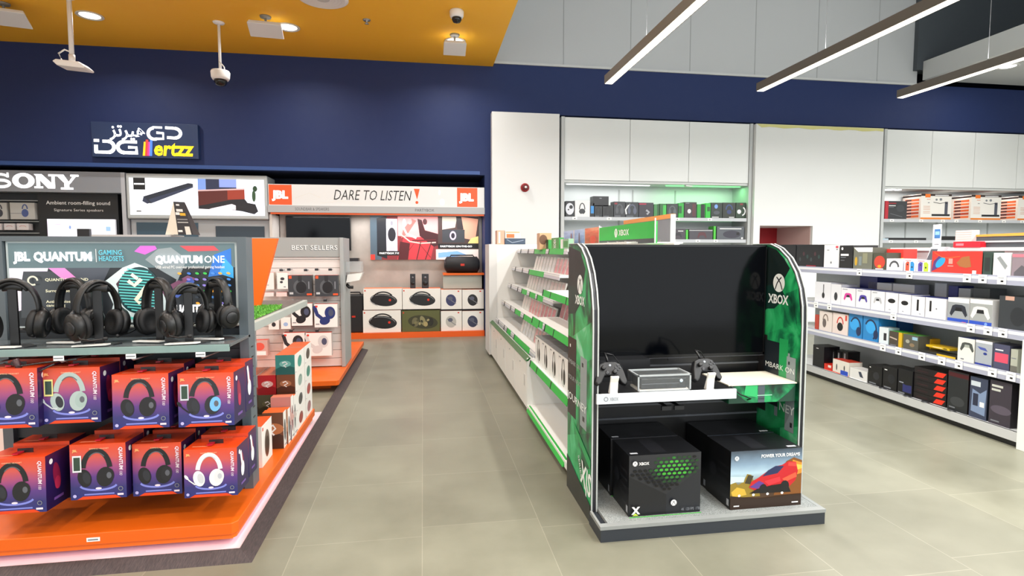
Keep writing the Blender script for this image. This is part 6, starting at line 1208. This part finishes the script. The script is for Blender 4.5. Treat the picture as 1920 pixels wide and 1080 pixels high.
P.poly([(sp, .16), (sp, .26), (sp+.25*A, .44), (sp+.35*A, .46), (sp+.37*A, .36), (.93*A, .32), (.95*A, .12), (sp+.42*A, .04), (sp+.33*A, .12), (sp+.2*A, .18)], M('#26262c', .4, emit=.1)); P.poly([(sp, .0), (A, 0), (A, .12), (sp+.42*A, .03), (sp+.33*A, .10), (sp+.26*A, .14), (sp, .18)], E2('#ece8f0')); P.poly([(sp+.08*A, .18), (sp+.25*A, .32), (sp+.28*A, .28), (sp+.28*A, .16)], E2('#e8dce4'))
P.ell(sp+.42*A, .55, .05, .16, M('#3a5a3a', .4, emit=.1)); P.ell(sp+.43*A, .75, .06, .08, M('#2c4a30', .4, emit=.1)); P.text('soundbar', sp+.05*A, .09, .05, W0, w=.2*A)
P.build('glowing_pictures', t)
xx = lambda px: atY(px, 430, 10.1).x; zz = lambda py: atY(400, py, 10.1).z
MB().box(X0, X1, 10.1, 10.5, 0, 2.055, M('#b6bbbf', .4)).build('body', t)
P = MB(); P.box(xx(257), xx(372), 10.085, 10.098, 1.55, zz(418), M('#3c5668', .12)).build('screen_left', t)
P = MB(); P.box(xx(405), xx(496), 10.085, 10.098, 1.55, zz(424), M('#1e2c38', .12)).build('screen_right', t)
t = thing('tent_card', 'tall folded card stand with a black printed face before the glowing pictures', 'sign', (-3.1, 6.6, 0))
tx, ty_ = atY(325, 378, 6.6), atY(310, 440, 6.6); a1, a2 = atY(345, 379, 6.6), atY(362, 440, 6.6); zc = ty_.z; off = Vector((-3.1, 6.6, 0))
b0_, b1_ = ty_-off, atY(334, 440, 6.6)-off; t0, t1 = tx-off, a1-off; c1_ = a2-off
MB().add([b0_, b1_, t0, b0_+Vector((.0, .2, 0)), t0+Vector((0, .01, 0))], [(0, 1, 2), (3, 0, 2, 4)], M('#d8d2c2', .5)).add([b1_, c1_, t1, t0, c1_+Vector((0, .2, 0)), t1+Vector((0, .02, 0))], [(0, 1, 2, 3), (1, 4, 5, 2)], M('#2a2628', .4)).build('folded_card', t)
mb = MB()
for i, (f0, f1, g0, g1, c) in enumerate(((.70, .78, .15, .7, '#d8d8d4'), (.58, .66, .4, .85, '#d8a820'), (.60, .68, .05, .38, '#e0e0dc'), (.45, .48, .1, .9, '#8a8a8a'), (.36, .39, .1, .9, '#b0b0ac'), (.0, .25, .55, .9, '#d8d6cc'), (.08, .14, .05, .35, '#e8e8e4'), (.88, .93, .2, .5, '#d8d8d8'))):
    def L_(u, v): return (b1_.lerp(t0, v)).lerp(c1_.lerp(t1, v), u)+Vector((0, -.003, 0))
    mb.add([L_(g0, f0), L_(g1, f0), L_(g1, f1), L_(g0, f1)], [(0, 1, 2, 3)], PR(c))
mb.build('card_print', t)
MB().box(-.35, .40, -.05, .35, .131, zc-.003, GREYW).build('stand', t)

# ================================================================== BEST SELLERS GONDOLA ON THE SECOND ORANGE PLATFORM
orange_plinth('display_platform', 'second orange platform farther along the aisle under the white slatwall', [(-3.2, 6.25), (-.95, 6.25), (-.925, 6.28), (-.925, 8.9), (-3.2, 8.9)], .0, .075, .13, [(-3.15, 6.45), (-1.04, 6.45), (-1.04, 6.47), (-1.04, 8.85), (-3.15, 8.85)])
YG = 7.0
t = thing('slatwall_gondola', 'white slatwall stand with a grey best sellers header on the second orange platform', 'display stand', (0, 0, 0))
MB().box(-2.35, -.965, YG+.0, YG+.10, 1.47, 1.70, M('#9a9d9c', .45)).build('header', t)
P = MB(); P.face('F', -2.35, -.965, YG, YG+.1, 1.47, 1.70); bx_ = lambda px: (atY(px, 465, YG).x+2.35)/.23
P.text('BEST SELLERS', bx_(545), .34, .24, PR('#3a4a50'), w=bx_(632)-bx_(545), bold=.01); P.text('BEST SELLERS', bx_(545)+.02, .36, .24, W0, w=bx_(632)-bx_(545), bold=.0); P.build('header_lettering', t)
mb = MB(); z = .14
while z < 1.45: mb.box(-2.35, -.995, YG+.02, YG+.06, z, min(z+.095, 1.466), M('#dcd8d4', .45)); z += .10
mb.box(-2.35, -.995, YG+.045, YG+.09, .132, 1.466, M('#a9a6a2', .5)); mb.build('slat_panel', t)
MB().box(-.99, -.945, YG-.02, YG+.55, .132, 1.70, M('#9fa2a2', .45)).build('side_post', t, bevel=.004)
MB().box(-2.35, -.99, YG+.12, YG+.5, .132, 1.69, M('#b5b7b6', .5)).build('core', t)
def hang(lb, a, b, ty, by, col, art, dep=.10, top='#d8452e', cat='boxed headphones', grp='packages hanging on the white slatwall', side=None):
    o = onY('headphone_box' if cat != 'boxed earphones' else 'earbud_box', lb, cat, a, b, ty, by, YG-dep-.05, dep, col, art, side, top, grp)
A_dkh = lambda P, a: (P.ell(.50*a, .45, .30, .34, PR('#55595e')), P.ell(.55*a, .42, .24, .28, PR('#1e2024')), P.rect(.42*a, .7, .58*a, 1, PR('#2a2c30')), P.rect(.03, .84, .16, .97, PR('#e0562e')), P.rect(.85*a, .35, .90*a, .7, GR), P.rect(.05, .1, .22, .2, PR('#b9bcc0')), P.rect(.78*a, .05, a, .14, PR('#e0562e')))
def A_hp2(c): return lambda P, a: (P.stroke([(.0, .92), (.12*a, .55), (.42*a, .30)], .15, PR(c)), P.ell(.68*a, .62, .22, .27, PR(c)), P.ell(.45*a, .28, .22, .17, PR(c), 20), P.ell(.72*a, .62, .11, .15, PR('#4a5068')), P.rect(.05, .86, .14, .94, PR('#d8402e')), P.rect(.05, .12, .2, .16, GR))
hang('dark headphone box on the upper row of the white slatwall, left of two', 541, 585, 516, 556, '#3a3d42', A_dkh, side='#2a2c30')
hang('dark headphone box on the upper row of the white slatwall, right of two', 591, 634, 516, 556, '#3a3d42', A_dkh, side='#2a2c30')
hang('white box with black headphones, left of two on the middle row', 547, 586, 569, 611, '#e9e6e4', A_hp2('#232226'), side='#c8c0bc')
hang('white box with blue headphones on the middle row', 590, 633, 570, 614, '#e9e6e4', A_hp2('#28356e'), side='#c8c0bc')
hang('white box with black headphones on the lowest visible row', 532, 572, 624, 667, '#e6e2e0', A_hp2('#2a2a2e'), side='#c8c0bc')
hang('white box with pale headphones on the lowest visible row', 574, 622, 624, 668, '#eae6e4', A_hp2('#c9c9c9'), side='#c8c0bc')
A_bud = lambda P, a: (P.ell(.5*a, .62, .12, .09, K1), P.ell(.4*a, .42, .09, .07, K1), P.rect(.6*a, .1, .8*a, .16, GR))
hang('white earphone box with a faint print, left of two on the upper row', 490, 514, 511, 543, '#e8e2de', lambda P, a: P.rect(.25*a, .25, .6*a, .28, GR), cat='boxed earphones', side='#cdb8a8')
hang('white earphone box with two black earbuds on the upper row', 520, 540, 511, 542, '#eae6e2', A_bud, cat='boxed earphones')
hang('small white earphone box lower on the slatwall with a black case', 504, 523, 601, 618, '#e8e4e0', lambda P, a: P.ell(.5*a, .55, .22, .25, K1), cat='boxed earphones', top='#e8e4e0')
hang('small white earphone box lower on the slatwall with blue earbuds', 527, 545, 596, 617, '#e8e4e0', lambda P, a: P.ell(.5*a, .42, .2, .18, PR('#9ab4d8')), cat='boxed earphones', top='#e8e4e0')
hang('pink and white blister box at the left edge of the slatwall', 472, 502, 638, 668, '#c8a49c', lambda P, a: (P.ell(.5*a, .6, .3, .25, PR('#d85a4a')), P.rect(.1*a, .05, .9*a, .3, W0)), cat='boxed earphones')
hang('small pale box in a low row under the earphone boxes', 494, 513, 548, 556, '#ddd6d4', None, cat='boxed earphones'); hang('small pale pink box right in the low row under the earphone boxes', 518, 538, 548, 556, '#e0c8c4', None, cat='boxed earphones')
mb = MB()
for px, py in ((546, 505), (577, 506), (597, 505), (622, 505), (553, 563), (613, 562), (550, 618), (598, 618), (505, 505), (532, 506)):
    p = atY(px, py, YG-.02); o = MB().tube([(p.x, YG+.02, p.z), (p.x, YG-.13, p.z), (p.x, YG-.14, p.z+.02)], .006, STEEL, 6).box(p.x-.02, p.x+.02, YG-.142, YG-.138, p.z-.012, p.z+.014, K1).build('display_hook', t)
t = thing('leaflet_holder', 'clear leaflet holder with white cards on the side of the best sellers stand', 'holder', (-.94, 7.12, 1.15))
MB().prism([(0, 0), (.16, .03), (.20, .12), (.02, .10)], 0, .18, M('#e6e4e0', .3), 'xz').build('leaflets', t); MB().box(0, .19, -.01, .19, .13, .26, M('#cfd4d6', .1, alpha=.3)).build('clear_tray', t)
MB().tube([(0, .05, -.02), (.03, .05, -.06), (.08, .05, -.06)], .02, K0, 8).build('hinge', t)

# ================================================================== COUNTER WITH TURF, ORANGE FIN AND BOXED SPEAKERS ON THE FIRST PLATFORM
t = thing('display_counter', 'grey edged counter slab with a brown top behind the front bay', 'counter', (0, 0, 0))
MB().box(-2.26, -1.05, 3.66, 5.34, 1.04, 1.095, M('#a5aba6', .4)).build('slab', t, bevel=.003); MB().box(-2.2, -1.085, 3.70, 5.30, 1.095, 1.0995, speck_mat('brown_top', '#4a3f3a', '#5c504a', 30, .35)).build('top_inlay', t)
MB().box(-2.1, -1.40, 3.70, 4.98, .15, 1.04, GREYW).build('body', t)
grass = MB(); gr_ = random.Random(8)
gm = [M('#5fa83a', .7), M('#7cc44a', .7), M('#4a9030', .7)]
for i in range(5200):
    y = gr_.uniform(3.71, 4.78); x = -1.09-gr_.uniform(0, .40)
    if x > -1.14 and y > 4.58: continue
    h = gr_.uniform(.010, .020); a = gr_.uniform(0, 6.28); dx, dy = .005*math.cos(a), .005*math.sin(a); lx, ly = gr_.uniform(-.012, .012), gr_.uniform(-.012, .012)
    grass.add([(x-dx, y-dy, 1.0998), (x+dx, y+dy, 1.0998), (x+lx, y+ly, 1.0998+h)], [(0, 1, 2)], gr_.choice(gm))
grass.build('turf_patch', None, label='bright green artificial turf on the counter corner', cat='turf', kind='stuff')
for i, (px, py) in enumerate(((499, 567), (491, 575))):
    p = atZ(px, py, 1.1000); p = Vector((p.x-.12, min(p.y, 4.95), 0)); MB().lathe([(.03, 0), (.03, .004), (.001, .005)], (0, 0, 0), M('#dcdcd8', .3), seg=20).build('price_disc', None, (p.x, p.y, 1.1000), label=['round white price disc farther back on the brown counter top', 'round white price disc nearest the turf patch'][i], cat='price disc', group='price discs')
yf = 4.70
p = [atY(467, 447, yf), atY(520, 447, yf), atY(486, 548, yf)]
t = thing('orange_fin', 'orange slanted fin panel standing on the counter beside the header', 'panel', (0, 0, 0))
MB().prism([(p[0].x-.25, p[0].z), (p[1].x, p[1].z), (p[2].x, 1.100), (p[0].x-.25, 1.100)], yf, yf+.05, M('#f06a14', .45), 'xz').build('fin', t)
# boxes on the platform's aisle side
def A_side(c, dot='#c83020'): return lambda P, a: (P.ell(.5*a, .48, .30*min(a, 1.6), .30, PR(c), 0), P.ell(.5*a, .50, .24*min(a, 1.6), .22, PR('#6a6e72')), P.ell(.5*a, .47, .24*min(a, 1.6), .22, PR(c)), P.rect(.08, .06, .3, .09, GR))
def A_front(c1, c2): return lambda P, a: (P.poly([(0, 0), (a, 0), (a, .35), (.5*a, .5), (0, .3)], PR(c1)), P.ell(.5*a, .55, .28, .16, PR(c2)), P.stroke([(.35*a, .60), (.5*a, .66), (.62*a, .56), (.42*a, .46), (.55*a, .38)], .05, W0))
def sbox(label, x0, x1, y0, y1, z0, z1, fc, c1, c2, sc, grp='boxed speakers stacked on the orange platform', topc='#ee6a2a'):
    F0 = Frame(0, 0, 0)
    pkg('speaker_box', label, 'boxed speaker', F0, x0, x1, z0, z1, y0, y1-y0, fc, A_front(c1, c2), '#efece8', topc, grp, sideart=A_side(sc))
xr = -.975
H4 = .151
cols = [('#c9382e', '#8a1f1c', '#d85a4a', '#9a3a34'), ('#5a4a3a', '#3a2e24', '#8a6a4a', '#3c3f42'), ('#7a4a34', '#4a2a1e', '#a8704e', '#8fa8a0'), ('#3f8a84', '#2a5f5c', '#7ab8b0', '#3f9a8a')]
far = ['#a06a70', '#a83a38', '#3f8a7a', '#4a4440']
nm4 = ['bottom', 'second', 'third', 'top']
for k in range(4):
    fc, c1_, c2_, sc = cols[k]
    sbox('speaker box in the near stack of four beside the aisle, %s one' % nm4[k], xr-.14, xr, 4.43, 4.775, .1505+H4*k, .150+H4*(k+1), fc, c1_, c2_, sc)
    sbox('speaker box in the farther stack of four beside the aisle, %s one' % nm4[k], xr-.14, xr, 4.785, 5.06, .1505+H4*k, .150+H4*(k+1), '#d8d4d0', '#b8b0a8', '#8a8480', far[k])
sbox('dark green patterned speaker box low in the inner stack', -1.245, -1.11, 4.43, 4.75, .1505+H4, .150+2*H4, '#4a4a34', '#33331f', '#5e5c40', '#3c3f42')
sbox('plain speaker box at the very bottom of the inner stack', -1.245, -1.11, 4.43, 4.75, .1505, .150+H4, '#8a6a4a', '#5a4030', '#a88a6a', '#3c3f42')
sbox('red speaker box with a white figure print in the inner stack', -1.245, -1.11, 4.43, 4.75, .1505+2*H4, .150+3*H4, '#b8242a', '#8a1218', '#d8a8a0', '#c83020')
sbox('white and red speaker box leftmost in the inner stack', -1.39, -1.25, 4.45, 4.75, .1505+2*H4, .150+3*H4, '#d8c8c4', '#c85a4a', '#e8e0dc', '#c83020')
for z in (0, 1): sbox(['speaker box under the white and red one, lower', 'speaker box under the white and red one, upper'][z], -1.39, -1.25, 4.45, 4.75, .1505+z*H4, .150+(z+1)*H4, '#6a5a4a', '#4a3a2e', '#8a7a6a', '#3c3f42')
sbox('tall brown speaker box with a sunset print in front of the stacks', -1.125, -.985, 4.08, 4.16, .1505, .41, '#6e4632', '#3e2a22', '#b8744a', '#3c3f42', topc='#ee6a2a')
sbox('slim white sided speaker box just behind the tall brown one', -1.12, -.975, 4.17, 4.24, .1505, .405, '#b88a70', '#8a5a44', '#d8a884', '#4a4e52')
sbox('pink topped tall speaker box before the near stack', -1.11, -.97, 4.25, 4.33, .1505, .475, '#c88a84', '#6a4a5a', '#d8b0a8', '#8a4a54', topc='#e88a70')
sbox('slim white speaker box between the pink topped one and the stack', -1.105, -.968, 4.335, 4.40, .1505, .46, '#dcd6d2', '#b8b0aa', '#c8c0ba', '#55585c')
pkg('speaker_box', 'white speaker box with a dark oval speaker on its side, nearest the grey post', 'boxed speaker', Frame(0, 0, 0), -1.16, -1.035, .1505, .42, 3.73, .24, '#ece8e4', None, '#efece8', '#ee5a1a', 'boxed speakers stacked on the orange platform', sideart=lambda P, a: (P.ell(.5*a, .46, .24*a, .34, PR('#6a5a52')), P.ell(.5*a, .40, .18*a, .24, PR('#3a2a26')), P.rect(.06, .86, .14, .94, PR('#d8402e'))))
pkg('carton', 'plain white carton on the floor at the left picture edge behind the display bay', 'box', Frame(0, 0, 0), -2.75, -2.33, .153, .93, 3.7, .3, '#e3e3de')
